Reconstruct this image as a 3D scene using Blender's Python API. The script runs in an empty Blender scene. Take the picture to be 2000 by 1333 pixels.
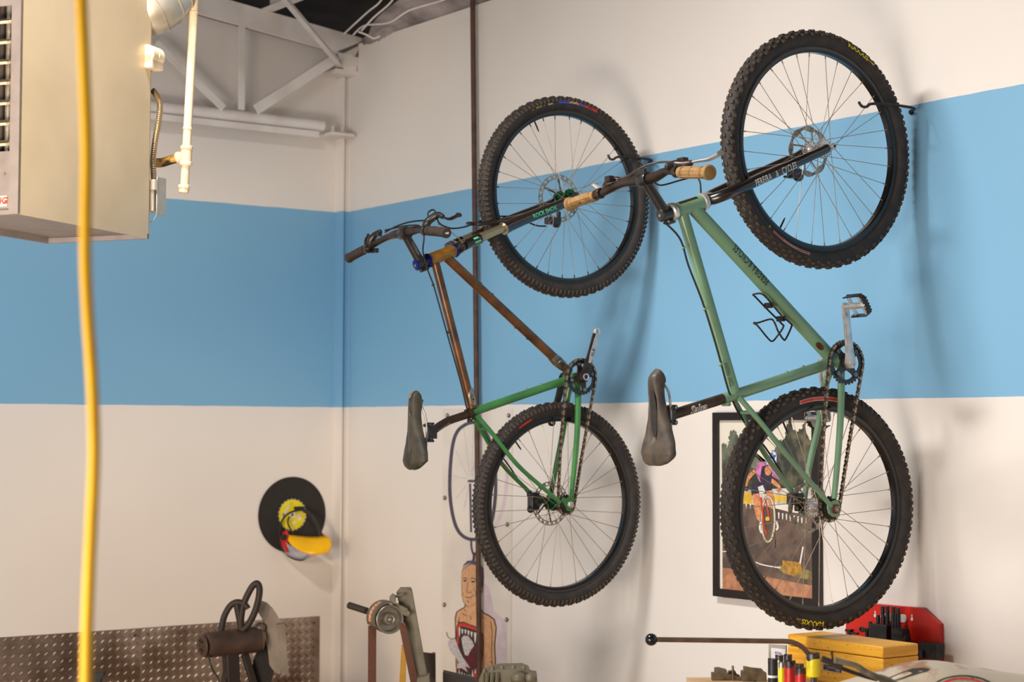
import bpy, bmesh, math, random
from mathutils import Vector, Matrix
random.seed(7)
scene = bpy.context.scene
COL = scene.collection
PI = math.pi

# ------------------------------------------------------------------ camera
F = 3520.0; CX = 1000.0; CY = 666.5            # focal length and centre in photo pixels (2000x1333)
CAM = Vector((7.48, -4.375, 1.55))
RIGHT = Vector((0.58123364, 0.81373138, 0.0029487))
DOWN = Vector((-0.03798686, 0.03075268, -0.99880492))
FWD = Vector((-0.81284959, 0.58042701, 0.04878559))
cd = bpy.data.cameras.new('camera'); cam = bpy.data.objects.new('camera', cd); COL.objects.link(cam)
cd.sensor_width = 36.0; cd.lens = F / 2000 * 36; cd.clip_start = 0.05; cd.clip_end = 100
cm = Matrix.Identity(4)
for i in range(3):
    cm[i][0] = RIGHT[i]; cm[i][1] = -DOWN[i]; cm[i][2] = -FWD[i]; cm[i][3] = CAM[i]
cam.matrix_world = cm
cd.dof.use_dof = True; cd.dof.focus_distance = 5.6; cd.dof.aperture_fstop = 4.0
scene.camera = cam

# ------------------------------------------------------------------ light, world, exposure
w = bpy.data.worlds.new('world'); scene.world = w; w.use_nodes = True
bg = w.node_tree.nodes['Background']; bg.inputs['Color'].default_value = (0.98, 0.97, 1.0, 1); bg.inputs['Strength'].default_value = 0.36
def area(name, loc, target, size, power, col, sy=None):
    d = bpy.data.lights.new(name, 'AREA'); d.energy = power; d.color = col; d.size = size
    if sy: d.shape = 'RECTANGLE'; d.size_y = sy
    o = bpy.data.objects.new(name, d); COL.objects.link(o); o.location = loc
    o.rotation_euler = (Vector(target) - Vector(loc)).to_track_quat('-Z', 'Y').to_euler()
    return o
area('ceiling_lamp_light', (3.1, -2.8, 3.86), (3.5, -2.7, 0), 0.45, 158, (1.0, 0.95, 0.90), 0.7).data.spread = math.radians(172)
area('wall_fill_light', (4.6, -7.4, 1.3), (3.0, 0, 1.2), 3.6, 95, (0.95, 0.97, 1.0), 2.0)  # added soft fill from behind the view, lights the right wall evenly
area('low_fill_light', (5.0, -5.0, 0.55), (3.0, 0, 0.8), 1.8, 95, (1.0, 0.87, 0.73), 0.7)  # added low warm fill, brightens the lower part of the right wall
sd = bpy.data.lights.new('heater_fill_light', 'SPOT'); sd.energy = 420; sd.color = (1.0, 0.80, 0.54); sd.spot_size = math.radians(36); sd.spot_blend = 1.0; sd.shadow_soft_size = 0.16  # added narrow spot, no lamp known there; lifts the heater's side panel
so = bpy.data.objects.new('heater_fill_light', sd); COL.objects.link(so); so.location = (4.6, -3.95, 1.55)
so.rotation_euler = Vector((-1.70, 1.10, 0.84)).to_track_quat('-Z', 'Y').to_euler()
s2 = bpy.data.lights.new('corner_fill_light', 'SPOT'); s2.energy = 165; s2.color = (1.0, 0.70, 0.40); s2.spot_size = math.radians(46); s2.spot_blend = 1.0; s2.shadow_soft_size = 0.2  # second added spot, puts a warm patch low on the left wall
o2 = bpy.data.objects.new('corner_fill_light', s2); COL.objects.link(o2); o2.location = (2.6, -3.6, 1.6)
o2.rotation_euler = (Vector((0, -.45, .65)) - o2.location).to_track_quat('-Z', 'Y').to_euler()
scene.view_settings.view_transform = 'Standard'; scene.view_settings.look = 'None'
scene.view_settings.exposure = 0.0; scene.view_settings.gamma = 1.0
scene.view_settings.use_curve_mapping = False

# ------------------------------------------------------------------ helpers
def ray(px, py): return RIGHT * ((px - CX) / F) + DOWN * ((py - CY) / F) + FWD
def on(px, py, ax, val, o=CAM):                 # where the sight line meets the plane  axis = val
    d = ray(px, py); return CAM + d * ((val - CAM[ax]) / d[ax])
def deep(px, py, Z): return CAM + ray(px, py) * Z
def lin(c):
    c = c / 255.0
    return c / 12.92 if c <= 0.04045 else ((c + 0.055) / 1.055) ** 2.4
def rgb(r, g, b): return (lin(r), lin(g), lin(b), 1)

def mat(name, col, rough=0.5, metal=0.0, col2=None, scale=20, lo=0.4, hi=0.65, bump=0.0, bscale=None, coat=0.0, alpha=None, detail=4):
    m = bpy.data.materials.new(name); m.use_nodes = True
    nt = m.node_tree; b = nt.nodes['Principled BSDF']
    b.inputs['Roughness'].default_value = rough; b.inputs['Metallic'].default_value = metal
    b.inputs['Coat Weight'].default_value = coat; b.inputs['Coat Roughness'].default_value = 0.15
    tc = nt.nodes.new('ShaderNodeTexCoord')
    n = nt.nodes.new('ShaderNodeTexNoise'); n.inputs['Scale'].default_value = scale; n.inputs['Detail'].default_value = detail
    nt.links.new(tc.outputs['Object'], n.inputs['Vector'])
    r = nt.nodes.new('ShaderNodeValToRGB')
    c2 = col2 if col2 else tuple(x * 0.86 for x in col[:3]) + (1,)
    r.color_ramp.elements[0].position = lo; r.color_ramp.elements[1].position = hi
    r.color_ramp.elements[0].color = col; r.color_ramp.elements[1].color = c2
    nt.links.new(n.outputs['Fac'], r.inputs['Fac']); nt.links.new(r.outputs['Color'], b.inputs['Base Color'])
    if bump:
        n2 = nt.nodes.new('ShaderNodeTexNoise'); n2.inputs['Scale'].default_value = bscale or scale * 4; n2.inputs['Detail'].default_value = 5
        nt.links.new(tc.outputs['Object'], n2.inputs['Vector'])
        bu = nt.nodes.new('ShaderNodeBump'); bu.inputs['Strength'].default_value = bump; bu.inputs['Distance'].default_value = 0.002
        nt.links.new(n2.outputs['Fac'], bu.inputs['Height']); nt.links.new(bu.outputs['Normal'], b.inputs['Normal'])
    if alpha is not None:
        b.inputs['Alpha'].default_value = alpha
    return m

WM = {}                                          # world matrix of each object built
def link(o, parent=None, M=None):
    M = M or Matrix.Identity(4)
    COL.objects.link(o); WM[o.name] = M
    if parent:
        o.parent = parent; o.matrix_local = WM[parent.name].inverted() @ M
    else: o.matrix_local = M
    return o
def tag(o, label=None, cat=None, group=None, kind=None):
    if label: o['label'] = label
    if cat: o['category'] = cat
    if group: o['group'] = group
    if kind: o['kind'] = kind
    return o
def thing(name, M, label, cat, group=None):
    if not isinstance(M, Matrix): M = Matrix.Translation(Vector(M))
    return tag(link(bpy.data.objects.new(name, None), None, M), label, cat, group)
def dup(o, M=None, parent=None):                 # copy a thing (or part) with its parts and sub-parts
    c = o.copy(); COL.objects.link(c)
    WM[c.name] = M if M is not None else WM[o.name]
    if parent: c.parent = parent; c.matrix_local = WM[parent.name].inverted() @ WM[c.name]
    elif M is not None: c.matrix_local = M
    for ch in o.children:
        dup(ch, WM[c.name] @ WM[o.name].inverted() @ WM[ch.name], c)
    return c

def frame_of(a, ref=None):
    a = a.normalized()
    if ref is None: ref = Vector((0, 0, 1)) if abs(a.z) < 0.9 else Vector((0, 1, 0))
    b = (ref - a * ref.dot(a)).normalized(); return a, b, a.cross(b)
def smooth_path(pts, k=6):
    P = [Vector(p) for p in pts]; out = []
    for i in range(len(P) - 1):
        p0 = P[max(i - 1, 0)]; p1 = P[i]; p2 = P[i + 1]; p3 = P[min(i + 2, len(P) - 1)]
        for j in range(k):
            t = j / k
            out.append(0.5 * ((2 * p1) + (p2 - p0) * t + (2 * p0 - 5 * p1 + 4 * p2 - p3) * t * t + (3 * p1 - p0 - 3 * p2 + p3) * t ** 3))
    out.append(P[-1]); return out

class MB:
    def __init__(s, T=None): s.v = []; s.f = []; s.m = []; s.T = T
    def add(s, vs, fs, m=0):
        k = len(s.v); s.v += [Vector(p) for p in vs]; s.f += [tuple(i + k for i in f) for f in fs]; s.m += [m] * len(fs)
        return s
    def box(s, c, size, m=0, R=None, taper=None):
        c = Vector(c); hx, hy, hz = [d / 2 for d in size]; vs = []
        for z in (-1, 1):
            for x, y in ((-1, -1), (1, -1), (1, 1), (-1, 1)):
                k = taper if (taper and z > 0) else 1
                p = Vector((x * hx * k, y * hy * k, z * hz)); vs.append(c + (R @ p if R else p))
        return s.add(vs, [(3, 2, 1, 0), (4, 5, 6, 7), (0, 1, 5, 4), (1, 2, 6, 5), (2, 3, 7, 6), (3, 0, 4, 7)], m)
    def beam(s, a, b, wd, th, m=0, ref=None):     # rectangular bar from a to b
        a = Vector(a); b = Vector(b); d, u, v = frame_of(b - a, ref)
        R = Matrix((d, u, v)).transposed(); return s.box((a + b) / 2, ((b - a).length, wd, th), m, R)
    def tube(s, pts, r, n=14, m=0, closed=False, cap=True, ref=None, sx=1.0, sy=1.0):
        P = [Vector(p) for p in pts]; N = len(P); rr = r if isinstance(r, (list, tuple)) else [r] * N
        vs = []; fs = []; b = None
        for i in range(N):
            if closed: d = (P[(i + 1) % N] - P[i - 1])
            else: d = P[min(i + 1, N - 1)] - P[max(i - 1, 0)]
            d = d.normalized()
            if b is None: _, b, _ = frame_of(d, ref)
            else:
                b = b - d * b.dot(d); b.normalize()
            c = d.cross(b)
            for j in range(n):
                t = 2 * PI * j / n
                vs.append(P[i] + b * (math.cos(t) * rr[i] * sx) + c * (math.sin(t) * rr[i] * sy))
        for i in range(N if closed else N - 1):
            k = (i + 1) % N
            for j in range(n):
                l = (j + 1) % n; fs.append((i * n + j, i * n + l, k * n + l, k * n + j))
        if cap and not closed:
            fs.append(tuple(range(n - 1, -1, -1))); fs.append(tuple((N - 1) * n + j for j in range(n)))
        return s.add(vs, fs, m)
    def lathe(s, prof, O=(0, 0, 0), A=(1, 0, 0), n=48, m=0, closed=False):   # prof = (along axis, radius)
        O = Vector(O); a, b, c = frame_of(Vector(A)); vs = []; fs = []; K = len(prof)
        for i in range(n):
            t = 2 * PI * i / n; d = b * math.cos(t) + c * math.sin(t)
            for (x, r) in prof: vs.append(O + a * x + d * r)
        for i in range(n):
            k = (i + 1) % n
            for j in range(K if closed else K - 1):
                l = (j + 1) % K; fs.append((i * K + j, k * K + j, k * K + l, i * K + l))
        if not closed:
            if prof[0][1] > 1e-6: fs.append(tuple(i * K for i in range(n)))
            if prof[-1][1] > 1e-6: fs.append(tuple(i * K + K - 1 for i in range(n - 1, -1, -1)))
        return s.add(vs, fs, m)
    def ball(s, c, r, m=0, n=16, sc=(1, 1, 1)):
        c = Vector(c); vs = []; fs = []; h = n // 2
        for i in range(h + 1):
            a = PI * i / h
            for j in range(n):
                t = 2 * PI * j / n
                vs.append(c + Vector((r * sc[0] * math.sin(a) * math.cos(t), r * sc[1] * math.sin(a) * math.sin(t), r * sc[2] * math.cos(a))))
        for i in range(h):
            for j in range(n): l = (j + 1) % n; fs.append((i * n + j, (i + 1) * n + j, (i + 1) * n + l, i * n + l))
        return s.add(vs, fs, m)
    def prism(s, poly, off, m=0, mside=None):      # poly = list of 3-D points, off = extrusion vector
        P = [Vector(p) for p in poly]; n = len(P); off = Vector(off)
        s.add(P + [p + off for p in P], [tuple(range(n - 1, -1, -1)), tuple(range(n, 2 * n))], m)
        s.add(P + [p + off for p in P], [(i, (i + 1) % n, (i + 1) % n + n, i + n) for i in range(n)], m if mside is None else mside)
        return s
    def ring(s, C, ex, ey, ez, rin, rout, th, n=64, m=0):   # flat washer; rin / rout numbers or functions of angle
        C = Vector(C); fi = rin if callable(rin) else (lambda t: rin); fo = rout if callable(rout) else (lambda t: rout)
        vs = []; fs = []
        for i in range(n):
            t = 2 * PI * i / n; d = ex * math.cos(t) + ey * math.sin(t)
            for r, z in ((fi(t), -th / 2), (fo(t), -th / 2), (fo(t), th / 2), (fi(t), th / 2)): vs.append(C + d * r + ez * z)
        for i in range(n):
            k = (i + 1) % n
            for j in range(4): l = (j + 1) % 4; fs.append((i * 4 + j, i * 4 + l, k * 4 + l, k * 4 + j))
        return s.add(vs, fs, m)
    def build(s, name, mats, parent=None, bevel=0, sharp=35, own=None):
        me = bpy.data.meshes.new(name)
        if s.T is not None: M = s.T; vs = s.v                      # local coordinates of frame T
        elif own is not None: M = own; I = M.inverted(); vs = [I @ p for p in s.v]
        elif parent: M = WM[parent.name]; I = M.inverted(); vs = [I @ p for p in s.v]
        else:
            xs = [p.x for p in s.v]; ys = [p.y for p in s.v]; zs = [p.z for p in s.v]
            o = Vector(((min(xs) + max(xs)) / 2, (min(ys) + max(ys)) / 2, min(zs)))
            M = Matrix.Translation(o); vs = [p - o for p in s.v]
        me.from_pydata([tuple(p) for p in vs], [], s.f)
        for mm in (mats if isinstance(mats, (list, tuple)) else [mats]): me.materials.append(mm)
        me.polygons.foreach_set('material_index', s.m)
        me.update()
        bm = bmesh.new(); bm.from_mesh(me); bmesh.ops.recalc_face_normals(bm, faces=bm.faces); bm.to_mesh(me); bm.free()
        me.polygons.foreach_set('use_smooth', [True] * len(me.polygons)); me.set_sharp_from_angle(angle=math.radians(sharp))
        o = bpy.data.objects.new(name, me); link(o, parent, M)
        if bevel:
            b = o.modifiers.new('bevel', 'BEVEL'); b.width = bevel; b.segments = 2; b.limit_method = 'ANGLE'; b.angle_limit = math.radians(40)
        return o

def text_geo(txt, size=1.0, bold=0.0, sx=1.0, italic=0.0, slices=0, space=1.0):   # flat lettering centred on the origin
    c = bpy.data.curves.new('lettering', 'FONT'); c.body = txt; c.size = size; c.offset = bold * size; c.shear = italic
    c.align_x = 'CENTER'; c.resolution_u = 2; c.space_character = space; c.fill_mode = 'FRONT'
    o = bpy.data.objects.new('lettering', c); me = bpy.data.meshes.new_from_object(o)
    bm = bmesh.new(); bm.from_mesh(me)
    bmesh.ops.triangulate(bm, faces=bm.faces)
    ys = [v.co.y for v in bm.verts]; mid = (min(ys) + max(ys)) / 2; xs = [v.co.x for v in bm.verts]; mx = (min(xs) + max(xs)) / 2
    for v in bm.verts: v.co.x = (v.co.x - mx) * sx; v.co.y -= mid
    if slices:
        for ax in (0, 1):
            q = [v.co[ax] for v in bm.verts]; a, b = min(q), max(q); k = slices if ax == 1 else max(2, int(slices * (b - a) / size / 1.2))
            for i in range(1, k):
                p = [0, 0, 0]; p[ax] = a + (b - a) * i / k; nn = [0, 0, 0]; nn[ax] = 1
                bmesh.ops.bisect_plane(bm, geom=bm.verts[:] + bm.edges[:] + bm.faces[:], plane_co=p, plane_no=nn)
    vs = [(v.co.x, v.co.y) for v in bm.verts]; bm.verts.index_update()
    fs = [tuple(v.index for v in f.verts) for f in bm.faces]; bm.free()
    bpy.data.objects.remove(o); bpy.data.curves.remove(c); bpy.data.meshes.remove(me)
    return vs, fs
def text_on(mb, txt, fn, size, m=0, **kw):        # fn maps flat (x, y) to the surface
    vs, fs = text_geo(txt, size, **kw); mb.add([fn(x, y) for x, y in vs], fs, m)

# ------------------------------------------------------------------ materials
M = {}
def wall_mat(name, white, blue, z0, z1, white2):
    m = bpy.data.materials.new(name); m.use_nodes = True; nt = m.node_tree; b = nt.nodes['Principled BSDF']
    b.inputs['Roughness'].default_value = 0.55
    g = nt.nodes.new('ShaderNodeNewGeometry'); sep = nt.nodes.new('ShaderNodeSeparateXYZ')
    nt.links.new(g.outputs['Position'], sep.inputs[0])
    wob = nt.nodes.new('ShaderNodeTexNoise'); wob.inputs['Scale'].default_value = 9; wob.inputs['Detail'].default_value = 3
    nt.links.new(g.outputs['Position'], wob.inputs['Vector'])
    mu = nt.nodes.new('ShaderNodeMath'); mu.operation = 'MULTIPLY_ADD'; mu.inputs[1].default_value = 0.006
    nt.links.new(wob.outputs['Fac'], mu.inputs[0]); nt.links.new(sep.outputs['Z'], mu.inputs[2])
    def cmp(th, op):
        q = nt.nodes.new('ShaderNodeMath'); q.operation = op; q.inputs[1].default_value = th
        nt.links.new(mu.outputs[0], q.inputs[0]); return q
    a = cmp(z0 + 0.003, 'GREATER_THAN'); c = cmp(z1 + 0.003, 'LESS_THAN')
    f = nt.nodes.new('ShaderNodeMath'); f.operation = 'MULTIPLY'
    nt.links.new(a.outputs[0], f.inputs[0]); nt.links.new(c.outputs[0], f.inputs[1])
    n = nt.nodes.new('ShaderNodeTexNoise'); n.inputs['Scale'].default_value = 1.7; n.inputs['Detail'].default_value = 6
    nt.links.new(g.outputs['Position'], n.inputs['Vector'])
    wmix = nt.nodes.new('ShaderNodeMix'); wmix.data_type = 'RGBA'; wmix.inputs[6].default_value = white; wmix.inputs[7].default_value = white2
    nt.links.new(n.outputs['Fac'], wmix.inputs[0])
    mix = nt.nodes.new('ShaderNodeMix'); mix.data_type = 'RGBA'; mix.inputs[7].default_value = blue
    nt.links.new(wmix.outputs[2], mix.inputs[6]); nt.links.new(f.outputs[0], mix.inputs[0])
    nt.links.new(mix.outputs[2], b.inputs['Base Color'])
    n2 = nt.nodes.new('ShaderNodeTexNoise'); n2.inputs['Scale'].default_value = 260; n2.inputs['Detail'].default_value = 3
    nt.links.new(g.outputs['Position'], n2.inputs['Vector'])
    bu = nt.nodes.new('ShaderNodeBump'); bu.inputs['Strength'].default_value = 0.12; bu.inputs['Distance'].default_value = 0.001
    nt.links.new(n2.outputs['Fac'], bu.inputs['Height']); nt.links.new(bu.outputs['Normal'], b.inputs['Normal'])
    return m
Z0, Z1 = 1.6515, 2.592
WHITE = rgb(232, 226, 220); WHITE2 = rgb(222, 215, 209); BLUE = rgb(122, 174, 209)
M['wall'] = wall_mat('painted_wall', WHITE, BLUE, Z0, Z1, WHITE2)
M['trusswhite'] = mat('white_steel_paint', rgb(234, 228, 224), 0.45, 0, rgb(220, 210, 202), 6, bump=0.1)
M['dark'] = mat('dark_roof_underside', rgb(52, 42, 38), 0.9, 0, rgb(32, 27, 26), 5)
M['foil'] = mat('pale_insulation_sheet', rgb(170, 160, 162), 0.6, 0, rgb(105, 96, 98), 7, 0.35, 0.7, bump=0.6, bscale=12)
M['concrete'] = mat('concrete_floor', rgb(172, 156, 136), 0.6, 0, rgb(150, 134, 116), 3, bump=0.1)
M['black'] = mat('black_anodised', rgb(26, 24, 24), 0.35, 0.0, rgb(38, 34, 31), 30, coat=0.3)
M['matte'] = mat('matte_black', rgb(30, 27, 26), 0.7, 0, rgb(42, 37, 33), 60)
M['rubber'] = mat('tyre_rubber', rgb(38, 34, 33), 0.72, 0, rgb(56, 48, 43), 26, 0.4, 0.75, bump=0.15, bscale=180)
M['knob'] = mat('dusty_tread_rubber', rgb(60, 51, 44), 0.85, 0, rgb(88, 73, 60), 70, 0.35, 0.75, bump=0.3, bscale=300)
M['rim'] = mat('black_rim', rgb(20, 20, 22), 0.25, 0.35, rgb(30, 30, 33), 15, coat=0.4)
M['spoke'] = mat('steel_spoke', rgb(166, 150, 132), 0.35, 0.6)
M['darksp'] = mat('dark_spoke', rgb(120, 100, 84), 0.4, 0.8)
M['steel'] = mat('brushed_steel', rgb(176, 172, 168), 0.32, 0.7, rgb(140, 132, 124), 40)
M['alu'] = mat('polished_aluminium', rgb(216, 214, 214), 0.3, 0.6, rgb(182, 178, 174), 25)
M['rotor'] = mat('rotor_steel', rgb(165, 160, 150), 0.4, 0.55, rgb(120, 108, 92), 60)
M['chain'] = mat('worn_chain', rgb(104, 88, 74), 0.42, 0.5, rgb(66, 52, 42), 220, 0.4, 0.6)
M['chain2'] = mat('chain_outer_plate', rgb(172, 152, 132), 0.36, 0.5, rgb(110, 92, 76), 160)
M['sage'] = mat('sage_green_paint', rgb(112, 150, 118), 0.42, 0, rgb(104, 138, 108), 6, coat=0.35)
M['rustpt'] = mat('bare_rusty_patch', rgb(110, 62, 38), 0.7, 0.2, rgb(60, 34, 24), 80)
M['green'] = mat('leaf_green_paint', rgb(64, 132, 62), 0.38, 0, rgb(50, 108, 56), 8, coat=0.4)
M['rawsteel'] = mat('rust_brown_raw_steel', rgb(128, 84, 46), 0.42, 0.55, rgb(80, 56, 38), 14, 0.35, 0.7, bump=0.1, coat=0.25)
M['brass'] = mat('golden_brown_head_tube', rgb(168, 120, 44), 0.35, 0.6, rgb(110, 78, 34), 18, 0.4, 0.7, coat=0.3)
M['coupler'] = mat('steel_coupler', rgb(170, 160, 150), 0.32, 0.9, rgb(110, 96, 84), 25)
M['gold'] = mat('bronze_stanchion', rgb(172, 158, 128), 0.28, 0.8)
M['forkblk'] = mat('gloss_black_fork', rgb(26, 22, 22), 0.22, 0.1, rgb(36, 30, 28), 12, coat=0.7)
M['bar'] = mat('worn_dark_handlebar', rgb(66, 54, 48), 0.34, 0.5, rgb(40, 34, 31), 25)
M['gum'] = mat('tan_rubber_grip', rgb(146, 114, 70), 0.7, 0, rgb(126, 96, 56), 30, bump=0.2)
M['gumdirt'] = mat('dirty_grip_end', rgb(140, 106, 56), 0.8)
M['grip'] = mat('dark_brown_grip', rgb(58, 46, 40), 0.8, 0, rgb(44, 36, 32), 40, bump=0.3)
M['saddle'] = mat('worn_brown_saddle', rgb(82, 70, 56), 0.55, 0, rgb(54, 47, 41), 26, 0.35, 0.65, bump=0.25, bscale=500, coat=0.1)
M['saddle2'] = mat('worn_olive_saddle', rgb(76, 68, 50), 0.55, 0, rgb(46, 43, 36), 26, 0.35, 0.65, bump=0.25, bscale=500, coat=0.1)
M['post'] = mat('brown_black_seatpost', rgb(70, 52, 40), 0.36, 0.5, rgb(48, 38, 33), 20)
M['cable'] = mat('black_cable_housing', rgb(28, 24, 24), 0.5)
M['brcable'] = mat('brown_grey_hose', rgb(66, 54, 48), 0.4)
M['bluean'] = mat('blue_anodised', rgb(28, 40, 132), 0.28, 0.7)
M['greenan'] = mat('green_anodised_hub', rgb(16, 92, 56), 0.2, 0.8, rgb(10, 66, 42), 30)
M['cage'] = mat('worn_black_wire', rgb(44, 36, 34), 0.4, 0.4, rgb(110, 84, 66), 110, 0.58, 0.68)
M['yellow'] = mat('yellow_print', rgb(232, 204, 30), 0.6)
M['white'] = mat('white_print', rgb(226, 222, 214), 0.6)
M['grey'] = mat('grey_print', rgb(150, 146, 142), 0.6)
M['redp'] = mat('red_print', rgb(196, 48, 34), 0.6)
M['orange'] = mat('orange_print', rgb(214, 112, 40), 0.6)
M['bluep'] = mat('blue_print', rgb(52, 66, 172), 0.5, 0, rgb(96, 64, 140), 30)
M['mint'] = mat('mint_print', rgb(88, 200, 150), 0.6)
M['ink'] = mat('dark_green_ink', rgb(30, 42, 34), 0.6)
M['hose'] = mat('yellow_rubber_hose', rgb(242, 184, 4), 0.6, 0, rgb(232, 172, 2), 10)
# ------------------------------------------------------------------ room shell
XL = -0.054
def struct(name, mb, m, bevel=0): return tag(mb.build(name, m, bevel=bevel), kind='structure')
roofz = lambda y: 3.62 - 0.12 * y
mb = MB(); mb.prism([(XL, 0, 0), (10.5, 0, 0), (10.5, 0, 3.36), (XL, 0, 3.395)], (0, 0.15, 0)); struct('wall_right', mb, M['wall'])
mb = MB(); mb.prism([(XL, 0.15, 0), (XL, -8, 0), (XL, -8, 4.3), (XL, 0.15, 3.34)], (-0.15, 0, 0)); struct('wall_left', mb, M['wall'])
mb = MB(); mb.box((5, -3.9, -0.05), (10.6, 8.3, 0.1)); struct('floor', mb, M['concrete'])
mb = MB(); mb.prism([(-1.6, 1.2, roofz(1.2)), (10.5, 1.2, roofz(1.2)), (10.5, -8, roofz(-8)), (-1.6, -8, roofz(-8))], (0, 0, 0.06)); struct('ceiling', mb, M['dark'])
mb = MB(); mb.box((-1.4, -3.4, 3.6), (0.05, 9, 2.2)); mb.box((4.5, 1.0, 3.6), (12, 0.05, 1.2)); struct('wall_attic', mb, M['dark'])
# pale insulation sheet drooping between the roof and the top of the right wall
mb = MB(); vs = []; fs = []; nx, ny = 60, 8
for i in range(nx + 1):
    for j in range(ny + 1):
        x = 0.12 + i * 0.05; kx = min(1, max(0.12, (x - 0.1) / 1.3)); y = 0.04 - 0.42 * kx * j / ny - 0.05 * math.sin(i * 0.31) * (j / ny)
        z = 3.375 + 0.25 * kx * (j / ny) ** 0.7 + 0.02 * math.sin(i * 0.8 + j) * math.sin(j / ny * PI)
        vs.append((x, y, z))
for i in range(nx):
    for j in range(ny): a = i * (ny + 1) + j; fs.append((a, a + 1, a + ny + 2, a + ny + 1))
mb.add(vs, fs); o = mb.build('insulation_sheet', M['foil'], sharp=80)
sl = o.modifiers.new('thick', 'SOLIDIFY'); sl.thickness = 0.006
tag(o, kind='structure')
# corner column with cap plate
mb = MB(); mb.box(((XL + .016) / 2, -.041, 1.62), (.016 - XL, .009, 3.24)); mb.box(((XL - .004) / 2, -.019, 1.62), (-.004 - XL, .036, 3.24)); mb.box(((XL + .006) / 2, -.004, 1.62), (.006 - XL, .008, 3.24)); struct('trim_1', mb, M['wall'])
mb = MB(); mb.box((0.005, -0.055, 3.252), (0.14, 0.13, 0.022)); mb.box((0.03, -0.04, 3.285), (0.09, 0.07, 0.05)); struct('trim_2', mb, M['trusswhite'], 0.002)

# ------------------------------------------------------------------ roof truss along the left wall
XT = 0.08
lw = lambda px, py, x=XT: on(px, py, 0, x)
tr = thing('roof_truss', (XT, -1.2, 3.0), 'white painted steel roof truss running along the left wall to the corner', 'truss')
c = MB()
def chordz(y): return 3.415 - 0.121 * y
c.prism([(XT, 0.02, chordz(0.02)), (XT, -3.2, chordz(-3.2)), (XT, -3.2, chordz(-3.2) - 0.088), (XT, 0.02, chordz(0.02) - 0.088)], (-0.03, 0, 0))
c.prism([(XT, 0.02, chordz(0.02)), (XT, -3.2, chordz(-3.2)), (XT, -3.2, chordz(-3.2) + 0.012), (XT, 0.02, chordz(0.02) + 0.012)], (-0.10, 0, 0))
c.build('top_chord', M['trusswhite'], tr, 0.003)
c = MB(); c.tube([(XT - 0.03, -0.175, 2.985), (XT - 0.03, -3.2, 2.985)], 0.026, 20); c.build('bottom_chord', M['trusswhite'], tr)
def web(a, b, wd):
    q = MB(); a = Vector(a); b = Vector(b)
    d = (b - a).normalized(); side = d.cross(Vector((1, 0, 0))).normalized()
    q.beam(a + Vector((-0.004, 0, 0)), b + Vector((-0.004, 0, 0)), wd, 0.006, ref=side)
    q.beam(a - side * wd / 2 + Vector((-0.022, 0, 0)), b - side * wd / 2 + Vector((-0.022, 0, 0)), 0.006, 0.04, ref=side)
    return q.build('web_member', M['trusswhite'], tr, 0.001)
web(lw(473, 46), lw(472, 214), 0.03)
web(lw(305, 84), lw(438, 212), 0.035)
web(lw(652, 116), lw(500, 214), 0.045)
web(lw(305, 84) + Vector((0, -0.02, 0)), lw(305, 84) + Vector((0, -0.55, -0.42)), 0.035)
# light angle rail and seat under the bottom chord
g = MB(); a = lw(668, 262); z = 2.945
g.box((XT - 0.055, -0.085, z + 0.004), (0.12, 0.13, 0.014)); g.box((XT - 0.05, -1.9, z + 0.006), (0.06, 3.4, 0.006)); g.box((XT - 0.022, -1.9, z - 0.008), (0.005, 3.4, 0.026))
g.build('seat_rail', M['trusswhite'], tr, 0.001)
for yy in (-0.07, -0.12):
    g = MB(); g.lathe([(0, 0.010), (0.016, 0.010), (0.016, 0.005), (0.032, 0.005)], (XT - 0.03, yy, z + 0.011), (0, 0, 1), 6); g.build('bolt', M['trusswhite'], tr)
g = MB(); g.prism([lw(650, 104), lw(712, 79), lw(706, 130), lw(668, 130), lw(662, 104)], (-0.008, 0, 0)); g.build('gusset_plate', M['trusswhite'], tr)
# roof purlin and sway rod
g = MB(); g.box((1.9, -0.46, 3.552), (3.7, 0.008, 0.13)); g.box((1.9, -0.49, 3.491), (3.7, 0.06, 0.008)); g.box((1.9, -0.49, 3.617), (3.7, 0.06, 0.008))
tag(g.build('roof_purlin', M['trusswhite'], bevel=0.002), 'white steel purlin crossing above the truss under the dark roof', 'purlin')
g = MB(); p0 = Vector((0.03, -0.06, 3.285)); p1 = deep(548, -14, 7.5); p1 = p1 + (p1 - p0) * 0.35
g.beam(p0, p1, 0.028, 0.006, ref=Vector((0, 0, 1))); g.beam(p0 + Vector((0, 0, -0.012)), p1 + Vector((0, 0, -0.012)), 0.006, 0.026, ref=Vector((0, 0, 1)))
g.ball(p0, 0.022, sc=(1.6, 1, .7))
tag(g.build('sway_brace', M['trusswhite'], bevel=0.001), 'slim angle iron brace rising from the corner column towards the roof', 'brace')
# loose wires under the roof by the corner
for k, pts in enumerate([[(690, 68, 8.4), (712, 50, 8.3), (760, 44, 8.1), (800, 20, 7.9), (860, 2, 7.7), (900, -14, 7.5)], [(672, 66, 8.4), (700, 40, 8.3), (720, 22, 8.2), (740, 6, 8.1), (752, -12, 8.0)],
                         [(700, 62, 8.3), (716, 68, 8.3), (730, 75, 8.3), (742, 70, 8.3)], [(706, 60, 8.3), (730, 34, 8.2), (760, 8, 8.1), (775, -12, 8.0)]]):
    q = [deep(*p) for p in pts]
    q = [Vector((p.x, min(p.y, -0.04), p.z)) for p in q]
    g = MB(); g.tube(smooth_path(q), 0.004, 8)
    tag(g.build('roof_wire', M['trusswhite']), ['long dusty wire sagging under the pale insulation sheet', 'short wire hanging in the dark of the roof above the column', 'curled wire end resting on the wall top in the corner', 'thin straight wire crossing the insulation by the corner'][k], 'wire')

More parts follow.
